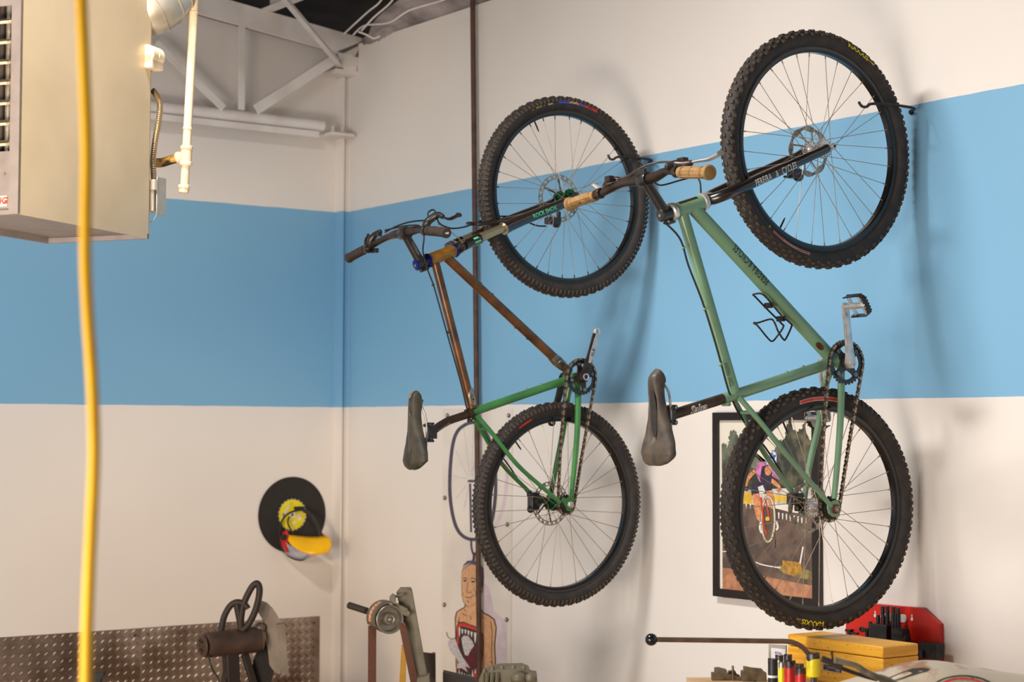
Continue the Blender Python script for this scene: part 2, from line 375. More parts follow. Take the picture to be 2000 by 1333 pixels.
# ------------------------------------------------------------------ bicycles
class Bike:
    def __init__(s, x, yaw, z0):
        s.z0 = z0; s.M = Matrix.Translation((x, 0, z0)) @ Matrix.Rotation(yaw, 4, 'Z'); s.I = s.M.inverted()
    def at(s, px, py, v):                          # point of the sight line at sideways distance v from the bike's mid plane
        o = s.I @ CAM; d = s.I.to_3x3() @ ray(px, py); return o + d * ((v - o.x) / d.x)
X_, Y_, Z_ = Vector((1, 0, 0)), Vector((0, 1, 0)), Vector((0, 0, 1))
RC, RT = 0.3405, 0.0275
def side_pt(theta, r, lift=0.0008):               # point on the near sidewall, theta clockwise from top
    k = max(0.0, 1 - ((r - RC) / RT) ** 2); return Vector((RT * math.sqrt(k) + lift, r * math.sin(theta), r * math.cos(theta)))
def make_tyre(T, rim, kind, marks, lab):
    t = MB(T)
    prof = [(0.0115, 0.312), (0.0145, 0.3155)]
    for i in range(15):
        a = -1.05 + (PI + 2.1) * i / 14
        prof.append((RT * math.cos(a), RC + RT * 0.92 * math.sin(a)))
    prof += [(-0.0145, 0.3155), (-0.0115, 0.312)]
    t.lathe(prof, n=120, closed=True)
    rows = 110 if kind == 'maxxis' else 124
    for i in range(rows):
        odd = i % 2; th = 2 * PI * i / rows
        if kind == 'maxxis':
            lst = [(0.19, .0085, .0115, .25), (-0.19, .0085, .0115, -.25)] if odd else [(0.55, .0095, .0125, .4), (-0.55, .0095, .0125, -.4)]
            lst += [(0.92, .0095, .0120, .2), (-0.92, .0095, .0120, -.2)] if odd else [(1.18, .010, .0130, 0), (-1.18, .010, .0130, 0)]
        else:
            lst = [(0.16, .009, .0075, .3), (-0.16, .009, .0075, -.3)] if odd else [(0.45, .008, .0075, .3), (-0.45, .008, .0075, -.3)]
            lst += [(0.78, .009, .008, 0), (-0.78, .009, .008, 0)] if odd else []
            lst += [(1.12, .016, .0085, 0), (-1.12, .016, .0085, 0)]
        for ph, wd, ln, tw in lst:
            d = Vector((math.sin(ph), math.cos(ph) * math.sin(th), math.cos(ph) * math.cos(th)))   # outward
            e = Vector((0, math.cos(th), -math.sin(th))); s_ = d.cross(e)
            if tw: e, s_ = e * math.cos(tw) + s_ * math.sin(tw), s_ * math.cos(tw) - e * math.sin(tw)
            P = Vector((RT * math.sin(ph), (RC + RT * .92 * math.cos(ph)) * math.sin(th), (RC + RT * .92 * math.cos(ph)) * math.cos(th)))
            R = Matrix((e, s_, d)).transposed()
            t.box(P + d * 0.0008, (ln, wd, 0.0062), 1, R, taper=0.82)
    mats = [M['rubber'], M['knob']]
    for (txt, th, r, size, mm, flip, kw) in marks:
        if M[mm] not in mats: mats.append(M[mm])
        mi = mats.index(M[mm]); sg = -1 if flip else 1
        if txt is None:                            # painted band: r = (r0, r1), th = (a0, a1)
            n = 24; vs = []; fs = []
            for i in range(n + 1):
                for rr in (r[0], (r[0] + r[1]) / 2, r[1]): vs.append(side_pt(th[0] + (th[1] - th[0]) * i / n, rr, size))
            for i in range(n):
                for j in (0, 1): fs.append((i * 3 + j, i * 3 + j + 1, i * 3 + j + 4, i * 3 + j + 3))
            t.add(vs, fs, mi)
        else: text_on(t, txt, lambda x, y: side_pt(th + sg * x / r, r + sg * y, 0.0019), size, mi, slices=4, **kw)
    o = t.build('tyre', mats, rim, sharp=40); o['label'] = lab; return o
def make_wheel(bk, c, steer, kind, hub, rotor, marks, lab, valve, spin=0.0, nip='spoke', rear=False):
    T = bk.M @ Matrix.Translation(c) @ Matrix.Rotation(steer, 4, 'Z')
    r = MB(T)
    r.lathe([(-.0125, .3165), (-.0145, .311), (-.0135, .303), (-.009, .2975), (.009, .2975), (.0135, .303), (.0145, .311), (.0125, .3165), (.010, .3135), (-.010, .3135)], n=120, closed=True)
    rim = r.build('wheel', M['rim'], bk.root); rim['label'] = lab
    make_tyre(T, rim, kind, marks, 'knobbly black tyre with dusty tread')
    h = MB(T); big = hub[1]
    hp = [(-.052, .006), (-.045, .0095), (-.036, .012), (-.0345, big), (-.0305, big), (-.029, .016), (-.020, .013), (.020, .013), (.027, .016), (.0285, big), (.0325, big), (.034, .012), (.045, .0095), (.052, .006)]
    h.lathe(hp, n=32)
    for sx in (-.0325, .0305):
        for i in range(16):
            a = 2 * PI * i / 16; h.lathe([(-.003, .0018), (.003, .0018)], (sx, (big - .004) * math.cos(a), (big - .004) * math.sin(a)), (1, 0, 0), 8, 1)
    h.build('hub', [M[hub[0]], M['matte']], rim)
    for side in (-1, 1):
        for tr_ in (-1, 1):
            k0 = (0 if tr_ > 0 else 1) * 2 + (0 if side > 0 else 1)
            a = spin + 2 * PI * k0 / 32; b = a + tr_ * 1.15
            p0 = Vector((side * .0315, (big - .004) * math.sin(b), (big - .004) * math.cos(b))); p1 = Vector((side * .003, .2985 * math.sin(a), .2985 * math.cos(a)))
            s_ = MB(T); s_.tube([p0, p1], 0.00105, 6); d = (p1 - p0).normalized(); s_.tube([p1 - d * .013, p1 + d * .002], 0.0021, 6, 1)
            o = s_.build('spoke', [M['spoke'], M[nip]], rim)
            for i in range(1, 8):
                q = o.copy(); COL.objects.link(q); WM[q.name] = T @ Matrix.Rotation(-2 * PI * i / 8, 4, 'X'); q.parent = rim
                q.matrix_local = Matrix.Rotation(-2 * PI * i / 8, 4, 'X')
    rx = -0.050 if rear else -0.043
    make_rotor(T, rim, rx, rotor)
    va = valve; v_ = MB(T)
    e = Vector((0, math.sin(va), math.cos(va))); v_.tube([e * .299, e * .278, e * .262, e * .2618, e * .256], [.003, .003, .0028, .0018, .0018], 8); v_.build('valve', M['bar'], rim)
    return rim, T
def make_rotor(T, rim, x, kind):
    r = MB(T)
    C = Vector((x, 0, 0))
    if kind == 'wavy':
        R = 0.080
        fo = lambda t: R * (1 - 0.055 * (0.5 - 0.5 * math.cos(8 * t))); fi = lambda t: R * (0.80 - 0.04 * math.cos(8 * t + 0.6))
        r.ring(C, Y_, Z_, X_, fi, fo, .0018, 96)
        for i in range(32):
            a = 2 * PI * i / 32; q = R * (.86 + .05 * (i % 2)); r.lathe([(-.0012, .0017), (.0012, .0017)], C + Vector((0, q * math.cos(a), q * math.sin(a))), (1, 0, 0), 8, 1)
        arms = 8; ri = R * .80
    else:
        R = 0.088 if kind == 'big' else 0.080
        r.ring(C, Y_, Z_, X_, R * .955, R, .0018, 80); r.ring(C, Y_, Z_, X_, R * .80, R * .84, .0018, 80)
        for i in range(44):
            a = 2 * PI * i / 44; b = a + (.10 if i % 2 else -.02)
            r.beam(C + Vector((0, R * .83 * math.cos(a), R * .83 * math.sin(a))), C + Vector((0, R * .965 * math.cos(b), R * .965 * math.sin(b))), .0042, .0018, ref=Vector((0, -math.sin(a), math.cos(a))))
        arms = 6; ri = R * .81
    for i in range(arms):
        a = 2 * PI * i / arms; b = a + .55
        r.beam(C + Vector((0, .020 * math.cos(a), .020 * math.sin(a))), C + Vector((0, ri * math.cos(b), ri * math.sin(b))), .005, .0018, 0 if kind == 'wavy' else 2, ref=Vector((0, -math.sin(a), math.cos(a))))
    r.ring(C, Y_, Z_, X_, .014, .024, .003, 32, 2)
    r.build('brake_rotor', [M['rotor'], M['matte'], M['matte'] if kind != 'wavy' else M['rotor']], rim)

def make_chain(bk, c1, r1, c2, r2, x, bow):
    # closed path round chainring (top) and cog (bottom) in the (y, z) plane
    c1 = Vector(c1); c2 = Vector(c2); d = c2 - c1; L = d.length; base = math.atan2(d.y, d.x); k = math.acos((r1 - r2) / L)
    pts = []
    def arc(c, r, a0, a1):
        n = max(6, int(abs(a1 - a0) * r / .004))
        for i in range(n + 1): a = a0 + (a1 - a0) * i / n; pts.append(c + Vector((math.cos(a), math.sin(a))) * r)
    arc(c1, r1, base + k, base + 2 * PI - k)
    a = c1 + Vector((math.cos(base - k), math.sin(base - k))) * r1; b = c2 + Vector((math.cos(base - k), math.sin(base - k))) * r2
    nrm = Vector((math.cos(base - k), math.sin(base - k)))
    for i in range(1, 30): t = i / 30; pts.append(a.lerp(b, t) + nrm * (bow[0] * math.sin(PI * t)))
    arc(c2, r2, base - k, base + k)
    a = c2 + Vector((math.cos(base + k), math.sin(base + k))) * r2; b = c1 + Vector((math.cos(base + k), math.sin(base + k))) * r1
    nrm = Vector((math.cos(base + k), math.sin(base + k)))
    for i in range(1, 30): t = i / 30; pts.append(a.lerp(b, t) + nrm * (bow[1] * math.sin(PI * t)))
    pts.append(pts[0]); acc = [0]
    for p, q in zip(pts, pts[1:]): acc.append(acc[-1] + (q - p).length)
    N = int(round(acc[-1] / .0127 / 2) * 2); out = []; j = 0
    for i in range(N):
        s_ = acc[-1] * i / N
        while acc[j + 1] < s_: j += 1
        t = (s_ - acc[j]) / max(1e-9, acc[j + 1] - acc[j]); q = pts[j].lerp(pts[j + 1], t); out.append(Vector((x, q.x, q.y)))
    ch = MB(bk.M)
    for i in range(N):
        p, q = out[i], out[(i + 1) % N]; e = (q - p).normalized(); up = X_.cross(e)
        w_ = .0042 if i % 2 else .0030
        ch.lathe([(-.0045, .0022), (.0045, .0022)], p, X_, 8, 0); ch.lathe([(-.0028, .0040), (.0028, .0040)], p, X_, 8, 0)
        for sg in (-1, 1):
            m_ = (p + q) / 2 + X_ * sg * w_
            prof = []
            for u_, h_ in ((-1.28, 0), (-1.15, .55), (-.9, .8), (-.5, .7), (0, .42), (.5, .7), (.9, .8), (1.15, .55), (1.28, 0), (1.15, -.55), (.9, -.8), (.5, -.7), (0, -.42), (-.5, -.7), (-.9, -.8), (-1.15, -.55)):
                prof.append(m_ + e * (u_ * .0063) + up * (h_ * .0055))
            ch.prism(prof, X_ * sg * .0011, 1 if i % 2 else 0)
    ch.build('chain', [M['chain'], M['chain2']], bk.root)

def chainring(bk, c, x, r, mats_, arms, a0, spider=None):
    g = MB(bk.M); C = Vector((x, c[0], c[1])); teeth = 32
    fo = lambda t: r * (1 + .045 * math.cos(teeth * t)); fi = lambda t: r * (.76 + .03 * math.cos(arms * (t - a0)) * -1)
    g.ring(C, Y_, Z_, X_, fi, fo, .0035, 256)
    for i in range(arms):
        a = a0 + 2 * PI * i / arms; e = Vector((0, math.cos(a), math.sin(a))); f_ = Vector((0, -math.sin(a), math.cos(a)))
        k = 1 if spider else 0
        g.prism([C + e * .012 - f_ * .017, C + e * r * .55 - f_ * .009, C + e * r * .84 - f_ * .009, C + e * r * .84 + f_ * .009, C + e * r * .55 + f_ * .009, C + e * .012 + f_ * .017], X_ * .006, k)
        g.lathe([(0, .0055), (.0085, .0055), (.0085, .003), (.006, .0028)], C + e * r * .74, X_, 16, 2); g.lathe([(0, .003), (.0066, .003)], C + e * r * .74, X_, 10, 3)
    g.lathe([(-.004, .022), (.008, .022), (.010, .018)], C, X_, 32, 1 if spider else 0)
    g.build('chainring', [M[m_] for m_ in mats_] + [M['matte']], bk.root)
def crank(bk, c, x0, tip, x1, mats_, w0=.017, w1=.012, name='crank_arm', hollow=False, label=None):
    g = MB(bk.M); a = Vector((x0, c[0], c[1])); b = Vector((x1, tip[0], tip[1])); e = Vector((0, tip[0] - c[0], tip[1] - c[1])).normalized(); f_ = Vector((0, -e.z, e.y)); th = .011
    poly = []; n = 10
    for i in range(n + 1): t = -PI / 2 - PI + PI * i / n; poly.append((w0 * math.cos(t), w0 * math.sin(t), 0))
    L = math.hypot(tip[0] - c[0], tip[1] - c[1]); vs = []; K = 14
    sgn = 1 if x1 >= 0 else -1
    secs = [-w0 * .98, -w0 * .7, 0, .03, .07, .11, L - .03, L - .01] + ([] if hollow else [L, L + w1 * .7, L + w1 * .98])
    ring_ = []
    for s_ in secs:
        if s_ < 0: hw = math.sqrt(max(0, w0 * w0 - s_ * s_))
        elif s_ > L: hw = math.sqrt(max(0, w1 * w1 - (s_ - L) ** 2))
        else: t = s_ / L; hw = w0 + (w1 - w0) * t - .0035 * math.sin(PI * min(1, t * 1.1))
        t = max(0, min(1, s_ / L)); cx = x0 + (x1 - x0) * (t ** .8); hh = (.012 if s_ < .03 else .0065) if 0 <= s_ else .012
        o = Vector((cx, c[0], c[1])) + e * s_
        for j in range(K):
            q = 2 * PI * j / K; cc, ss = math.cos(q), math.sin(q); cc = math.copysign(abs(cc) ** .55, cc); ss = math.copysign(abs(ss) ** .55, ss)
            ring_.append(o + f_ * (hw * cc) + X_ * (hh * ss))
    S = len(secs); fs = []
    for i in range(S - 1):
        for j in range(K): l = (j + 1) % K; fs.append((i * K + j, i * K + l, (i + 1) * K + l, (i + 1) * K + j))
    fs.append(tuple(range(K))); fs.append(tuple((S - 1) * K + j for j in range(K)))
    g.add(ring_, fs, 0)
    g.lathe([(.0, .0125), (.0145, .0125), (.0145, .0085), (.010, .008)], (x0 if sgn > 0 else x0 - .010, c[0], c[1]), X_, 24, 1); g.lathe([(0, .008), (.0115, .008)], (x0 if sgn > 0 else x0 - .01, c[0], c[1]), X_, 20, 2)
    if hollow:                                    # empty threaded pedal eye, open right through
        g.lathe([(-.0068, .0068), (-.0068, .0122), (-.0058, .0130), (.0058, .0130), (.0068, .0122), (.0068, .0068)], b, X_, 32, 1, closed=True)
    return g, e, f_, b
def pedal(bk, T, parent, name='pedal'):
    # local frame: axle along +x, cage in the x / y plane
    g = MB(T); g.tube([(0, 0, 0), (.012, 0, 0), (.014, 0, 0), (.085, 0, 0)], [.007, .007, .010, .009], 14, 0)
    g.lathe([(0, .010), (.008, .010)], (.087, 0, 0), X_, 14, 0)
    for sy in (-1, 1):
        for xx in (.030, .076): g.beam((xx, 0, 0), (xx + (.003 if sy > 0 else 0), sy * .030, 0), .010, .008, 0, ref=Z_)
    g.build(name, [M['alu']], parent, 0.001)
    return g
def pedal_cage(T, parent):
    g = MB(T)
    pts = [(.014, .031, 0), (.05, .034, 0), (.080, .034, 0), (.093, .026, 0), (.095, 0, 0), (.093, -.026, 0), (.080, -.034, 0), (.05, -.034, 0), (.014, -.031, 0)]
    for a, b in zip(pts, pts[1:]): g.beam(a, b, .0022, .016, 0, ref=Z_.cross(Vector(b) - Vector(a)))
    for i in range(9):
        for sy in (-1, 1): g.box((.018 + i * .0075, sy * .0335, .009), (.003, .002, .005)); g.box((.018 + i * .0075, sy * .0335, -.009), (.003, .002, .005))
    for i in range(5):
        g.box((.094, -.02 + i * .01, .009), (.002, .004, .005)); g.box((.094, -.02 + i * .01, -.009), (.002, .004, .005))
    return g.build('pedal_cage', M['bar'], parent)

def boss(g, a, b, r, p, rad=.0045, m=1):          # small threaded boss standing on a tube
    d = (b - a).normalized(); q = a + d * (p - a).dot(d); e = (p - q); e.x = 0
    g.lathe([(-.003, rad), (.0028, rad), (.0038, rad * .6)], q + e.normalized() * r, e, 14, m)
def make_saddle(bk, cpts, hw_scale, mats_, rail_up, patch=None, slot=True):
    # cpts: centre line of the top surface, nose first; local +y is towards the wall (underside)
    C = smooth_path(cpts, 6); n = len(C); L = [0]
    for a, b in zip(C, C[1:]): L.append(L[-1] + (b - a).length)
    vs = []; fs = []; J = 41; g = MB(bk.M)
    def hw(t):
        P = [(0, .0155), (.015, .0190), (.05, .0212), (.14, .0215), (.35, .024), (.5, .032), (.65, .049), (.78, .065), (.88, .070), (.95, .062), (.985, .046), (1, .028)]
        for (a, x), (b, y) in zip(P, P[1:]):
            if t <= b: u = (t - a) / (b - a); u = u * u * (3 - 2 * u) * .5 + u * .5; return (x + (y - x) * u) * hw_scale
        return P[-1][1] * hw_scale
    def depth(t): return (.030 + .010 * math.exp(-((t - .1) / .12) ** 2)) * min(1, .6 + t / .06) * min(1, .35 + (1.0 - t) / .12)
    for i in range(n):
        t = L[i] / L[-1]; d = (C[min(i + 1, n - 1)] - C[max(i - 1, 0)]).normalized(); out = X_.cross(d); out = out if out.y < 0 else -out
        gd = (.020 if slot else .012) * (math.exp(-((t - .52) / .24) ** 4))+ .003
        loop = []
        for j in range(J):
            q = -1 + 2 * j / (J - 1); q = math.copysign(abs(q) ** 1.5, q); a = q * PI / 2
            sx_ = hw(t) * math.copysign(abs(math.sin(a)) ** .85, a); dz = depth(t) * (1 - math.cos(a) ** .8) if abs(q) < 1 else depth(t)
            gw = .0165 if slot else .0095
            gg = gd * math.exp(-(sx_ / gw) ** 4)
            loop.append(C[i] + X_ * sx_ - out * (dz + gg))
        inner = [p - out * .005 + (C[i] - out * depth(t) * .5 - p) * .06 for p in reversed(loop)]
        vs += loop + inner
    K = 2 * J
    for i in range(n - 1):
        for j in range(K): l = (j + 1) % K; fs.append((i * K + j, i * K + l, (i + 1) * K + l, (i + 1) * K + j))
    fs.append(tuple(range(K))); fs.append(tuple((n - 1) * K + j for j in range(K)))
    g.add(vs, fs, 0)
    if slot:                                      # dark strip standing in for the shade inside the relief slot
        a, b = int(n * .30), int(n * .72); vs = []; fs = []
        for i in range(a, b):
            d = (C[i + 1] - C[i - 1]).normalized(); out = X_.cross(d); out = out if out.y < 0 else -out
            u = (i - a) / (b - 1 - a); w_ = .0150 * math.sin(PI * min(1, max(0.02, u))) ** .5
            vs += [C[i] - X_ * w_ - out * .0080, C[i] + X_ * w_ - out * .0080]
        for i in range(b - a - 1): fs.append((2 * i, 2 * i + 1, 2 * i + 3, 2 * i + 2))
        g.add(vs, fs, 1)
    if patch:
        a, b = patch[0], patch[1]; vs = []; fs = []
        ia, ib = int(n * a), int(n * b)
        for i in range(ia, ib + 1):
            d = (C[i + 1] - C[i - 1]).normalized(); out = X_.cross(d); out = out if out.y < 0 else -out
            for q in range(6): xx = -.004 + .0022 * q; vs.append(C[i] + X_ * xx + out * (.0012 - .030 * (xx / .022) ** 2 * .5))
        for i in range(ib - ia):
            for q in range(5): fs.append((i * 6 + q, i * 6 + q + 1, (i + 1) * 6 + q + 1, (i + 1) * 6 + q))
        g.add(vs, fs, 2)
    sd = g.build('saddle', [M[mats_[0]], M['matte'], M[mats_[1]]], bk.root, sharp=70)
    r = MB(bk.M)
    for sx in (-1, 1):
        def q(t, o_, x_):
            i = int(t * (n - 1)); d = (C[min(i + 1, n - 1)] - C[max(i - 1, 0)]).normalized(); out = X_.cross(d); out = out if out.y < 0 else -out
            return C[i] - out * o_ + X_ * (x_ * sx)
        r.tube(smooth_path([q(.12, .022, .006), q(.25, .036, .014), q(.40, rail_up, .022), q(.58, rail_up, .022), q(.72, rail_up - .006, .024), q(.86, .022, .034)]), .0035, 10)
    r.build('saddle_rail', M['steel'], sd)
    return sd, C
def ang(bk, c, px, py, v=.027):
    p = bk.at(px, py, v); return math.atan2(p.y - c.y, p.z - c.z), math.hypot(p.y - c.y, p.z - c.z)
def P3(bk, *pts): return [bk.at(*p) for p in pts]
def tubep(bk, name, pts, r, m, parent, n=20, label=None, smooth=0, **kw):
    g = MB(bk.M); q = P3(bk, *pts) if not isinstance(pts[0], Vector) else pts
    if smooth: q = smooth_path(q, smooth)
    if isinstance(r, (list, tuple)) and len(r) != len(q): r = [r[0] + (r[-1] - r[0]) * i / (len(q) - 1) for i in range(len(q))]
    g.tube(q, r, n, **kw); o = g.build(name, M[m] if isinstance(m, str) else m, parent)
    if label: o['label'] = label
    return o
def on_tube(a, b, r, side, along=1):              # text mapping: x runs a->b, y wraps round the tube, side = direction the text faces
    d = (b - a).normalized() * along; side = (side - d * side.dot(d)).normalized(); up = side.cross(d)
    mid = (a + b) / 2
    return lambda x, y: mid + d * x + side * ((r + .0006) * math.cos(y / r)) + up * ((r + .0006) * math.sin(y / r))

def foot(p, a, b): d = (b - a).normalized(); return a + d * (p - a).dot(d)   # nearest point on a tube's axis
# ================= right bicycle: sage green rigid mountain bike
B = Bike(3.585, -0.085, 0.94)
B.root = thing('bicycle', B.M, 'sage green mountain bike with rigid black fork hanging nose up, nearer of the two', 'bicycle', None)
fw = B.at(1597, 292, 0); rw = B.at(1600, 993, 0)
a1 = ang(B, fw, 1674, 124)[0]; a2 = (ang(B, fw, 1508, 455)[0], ang(B, fw, 1581, 497)[0]); a3 = ang(B, rw, 1588, 1208)[0]; a4 = (ang(B, rw, 1563, 789)[0], ang(B, rw, 1640, 786)[0])
def rot_marks(a0, a1, r0, r1, step, flip):
    L = [(None, (a0, a1), (r0, r1), .0008, 'white', False, None), (None, (a0 + .004, a1 - .004), (r0 + .0012, r1 - .0012), .0014, 'redp', False, None)]
    return L
ccw = lambda a: a
mk = [('MAXXIS', a1 - .03,   .3475, .0205, 'yellow', False, dict(bold=.03, sx=1.2, space=1.05)), ('.COM', a1 + .135, .3475, .0105, 'yellow', False, dict(bold=.03, sx=1.1))]
lo, hi = sorted(a2); 
if hi - lo > PI: lo, hi = hi - 2 * PI, lo
mk += rot_marks(lo, hi, .3275, .3355, 0, 0) + [('I L L I I L L', (lo + hi) / 2, .3315, .0095, 'white', True, dict(sx=1.5)), ('y', ang(B, fw, 1500, 446)[0], .3315, .014, 'yellow', True, dict(bold=.03))]
make_wheel(B, fw, 0.016, 'maxxis', ('alu', .0300), 'wavy', mk, 'black front wheel with silver hub at the top', ang(B, fw, 1528, 456)[0], spin=.10)
mk = [('MAXXIS', a3,   .3475, .0205, 'yellow', False, dict(bold=.03, sx=1.2)), ('.COM', a3 + .15, .345, .009, 'yellow', False, dict(sx=1.1))]
lo, hi = sorted(a4)
mk += rot_marks(lo, hi, .327, .3385, 0, 0) + [('/ / / / / / /', (lo + hi) / 2, .3325, .012, 'white', False, dict(sx=1.1)), ('y', hi + .04, .332, .012, 'yellow', False, dict(bold=.03))]
make_wheel(B, rw, -0.004, 'maxxis', ('alu', .0300), 'wavy', mk, 'black rear wheel with single cog at the bottom', ang(B, rw, 1538, 818)[0], spin=.02, rear=True)
# frame
fr = MB(B.M); bb = B.at(1634, 706, 0); cl = B.at(1438, 771, 0)
fr.tube([bb + X_ * -.037, bb + X_ * .037], .0205, 28)
fr.lathe([(-.040, .017), (.040, .017)], bb, X_, 24, 1)
stp = B.at(1412, 780, 0)
fr.tube([bb, cl, stp], [.0165, .0165, .0168], 24)
cb = B.at(1420, 790, .008); fr.tube([cb - X_ * .02, cb + X_ * .012], .006, 12); fr.lathe([(0, .0035), (.014, .0035)], cb, X_, 10, 1)
for px, py in ((1536, 734), (1567, 715)): boss(fr, bb, cl, .0165, B.at(px, py - 8, 0))
frame = fr.build('frame', [M['sage'], M['steel'], M['rustpt']], B.root)
ht0 = B.at(1316, 413, 0); ht1 = B.at(1371, 395, 0); hd = (ht1 - ht0).normalized()
g = MB(B.M); g.tube([ht0, ht1], .0225, 28); vs = []; out = X_.cross(hd); out = out if out.y < 0 else -out
for i in range(9):
    for j in range(5): a = -.25 + .5 * j / 4 + .55; vs.append(ht0.lerp(ht1, .14 + .66 * i / 8) + (out * math.cos(a) + X_ * math.sin(a) * 1) * .0231)
g.add(vs, [(i * 5 + j, i * 5 + j + 1, i * 5 + j + 6, i * 5 + j + 5) for i in range(8) for j in range(4)], 1)
g.build('head_tube', [M['sage'], M['post']], frame)
tt0 = B.at(1333, 418, 0); tt1 = B.at(1434, 766, 0)
g = MB(B.M); g.tube([tt0, tt1], .0172, 24); text_on(g, 'TONY PEREIRA', on_tube(foot(B.at(1421, 706, 0), tt0, tt1), foot(B.at(1430, 752, 0), tt0, tt1), .0174, Vector((.75, -.65, 0)), -1), .0190, 1, sx=.55, slices=3, space=1.05)
g.build('top_tube', [M['sage'], M['ink']], frame)
dt0 = B.at(1352, 404, 0); dt1 = B.at(1628, 704, 0); kk = dt0.lerp(dt1, .87)
g = MB(B.M); g.tube([dt0, dt1], .0205, 40)
fn = on_tube(foot(B.at(1420, 475, 0), dt0, dt1), foot(B.at(1500, 568, 0), dt0, dt1), .0207, Vector((1, .35, .0)), -1)
text_on(g, 'PEREIRA', lambda x, y: fn(x - .040, y), .0400, 1, bold=.002, sx=.46, slices=4, space=1.12); text_on(g, 'CYCLES', lambda x, y: fn(x + .052, y), .0400, 1, bold=.002, sx=.46, slices=4, space=1.12)
text_on(g, '&', lambda x, y: fn(x + .008, y), .040, 1, bold=0, sx=.5, slices=4)
fn2 = on_tube(foot(B.at(1585, 662, 0), dt0, dt1), foot(B.at(1607, 686, 0), dt0, dt1), .0207, Vector((1, -.75, -.35)))
vs = [fn2(0, 0)] + [fn2(.017 * math.cos(2 * PI * i / 20), .009 * math.sin(2 * PI * i / 20)) for i in range(20)]
g.add(vs, [(0, i + 1, (i + 1) % 20 + 1) for i in range(20)], 2)
g.build('down_tube', [M['sage'], M['ink'], M['rustpt']], frame)
ax = B.at(1630, 990, .066); fax = Vector((-ax.x, ax.y, ax.z))
# stays, near side then far side (mirror)
def stays(bk, frame, seat, chain, rs, rc_, m, brace=None, cbr=None):
    for sg in (1, -1):
        f = lambda p: Vector((p.x * sg, p.y, p.z))
        tubep(bk, 'seat_stay', [f(p) for p in seat], rs, m, frame, smooth=5); tubep(bk, 'chain_stay', [f(p) for p in chain], rc_, m, frame, smooth=5)
    if brace: g = MB(bk.M); p = brace; g.tube([Vector((-p.x, p.y, p.z)), p], .006, 12); g.build('stay_bridge', M[m], frame)
st = P3(B, (1443, 776, .015), (1486, 826, .034), (1540, 893, .052), (1600, 962, .064), (1624, 990, .068))
cs = P3(B, (1642, 716, .020), (1643, 760, .040), (1641, 830, .050), (1635, 910, .064), (1629, 975, .068))
stays(B, frame, st, cs, [.0085, .0085, .0075], [.0120, .0105, .0085], 'sage', B.at(1466, 806, .024))
for sg in (1, -1):                                  # hooded dropouts
    C0 = Vector((.067 * sg, rw.y, rw.z)); poly = []
    for i in range(22):
        a = -PI * .55 + 1.6 * PI * i / 21; r_ = .019
        poly.append(C0 + Vector((0, -r_ * math.cos(a) * 1.0, -r_ * math.sin(a))))
    poly = [C0 + Vector((0, .018, .018)), C0 + Vector((0, .020, -.004)), C0 + Vector((0, .012, -.021)), C0 + Vector((0, -.006, -.024)), C0 + Vector((0, -.022, -.014)), C0 + Vector((0, -.028, .004)), C0 + Vector((0, -.026, .024)), C0 + Vector((0, -.008, .022)), C0 + Vector((0, -.002, .026)), C0 + Vector((0, .010, .026))]
    g = MB(B.M); g.prism(poly, X_ * .006 * sg); g.build('dropout', M['sage'], frame, 0.001)
g = MB(B.M); C0 = Vector((.052, rw.y, rw.z)); g.lathe([(-.125, .006), (.030, .006), (.030, .0095), (.036, .0095), (.038, .006), (.040, .0045)], C0, X_, 20, 0); g.lathe([(.0225, .0145), (.026, .0145), (.028, .011)], C0, X_, 24, 1); g.lathe([(.0395, .003), (.0405, .003)], C0, X_, 10, 2)
g.build('axle_bolt', [M['steel'], M['rustpt'], M['matte']], B.root)
g = MB(B.M); g.ring(Vector((.050, rw.y, rw.z)), Y_, Z_, X_, .024, lambda t: .0375 * (1 + .05 * math.cos(18 * t)), .003, 144); g.lathe([(-.016, .025), (.006, .025), (.008, .018)], (.050, rw.y, rw.z), X_, 28)
g.build('cog', M['matte'], B.root)
# fork
crown = B.at(1379, 392, 0)
for sg in (1, -1):
    f = lambda p: Vector((p.x * sg, p.y, p.z))
    q = P3(B, (1386, 390, 0), (1396, 388, .020), (1420, 379, .046), (1450, 366, .055), (1500, 343, .057), (1560, 316, .058), (1604, 296, .058), (1614, 291, .058))
    g = MB(B.M); g.tube(smooth_path([f(p) for p in q], 5), [.0175] * 15 + [.0170] * 8 + [.0150] * 5 + [.0140] * 8, 22)
    d_ = (f(q[-1]) - f(q[-2])).normalized(); ctr = f(q[-1]) + d_ * .006
    g.ball(ctr, .0125, sc=(.55, 1, 1))
    mats = [M['forkblk']]
    if sg > 0:
        mats.append(M['white']); a, b = q[3], q[5]
        fn = on_tube(q[3], q[5], .0176, Vector((1, -.12, -.25)))
        text_on(g, 'PEREIRA', lambda x, y: fn(x - .045, y), .0290, 1, bold=.005, sx=.56, slices=4, space=1.1); text_on(g, 'CYCLES', lambda x, y: fn(x + .060, y), .0290, 1, bold=.005, sx=.56, slices=4, space=1.1)
        text_on(g, '&', lambda x, y: fn(x + .010, y), .026, 1, sx=.7, slices=4)
    o = g.build('fork_blade', mats, B.root); o['label'] = 'glossy black fork blade' + (' with white lettering' if sg > 0 else '')
g = MB(B.M); g.tube([ht1, B.at(1392, 388, 0)], [.020, .0185], 24); g.build('fork_crown', M['forkblk'], B.root)
g = MB(B.M); fa = Vector((.046, fw.y, fw.z)); g.lathe([(-.115, .006), (.020, .006), (.020, .0095), (.029, .0105), (.031, .0075), (.033, .0070)], fa, X_, 22); g.lathe([(.0325, .0042), (.0335, .0042)], fa, X_, 12, 1)
g.build('axle_skewer', [M['alu'], M['matte']], B.root)
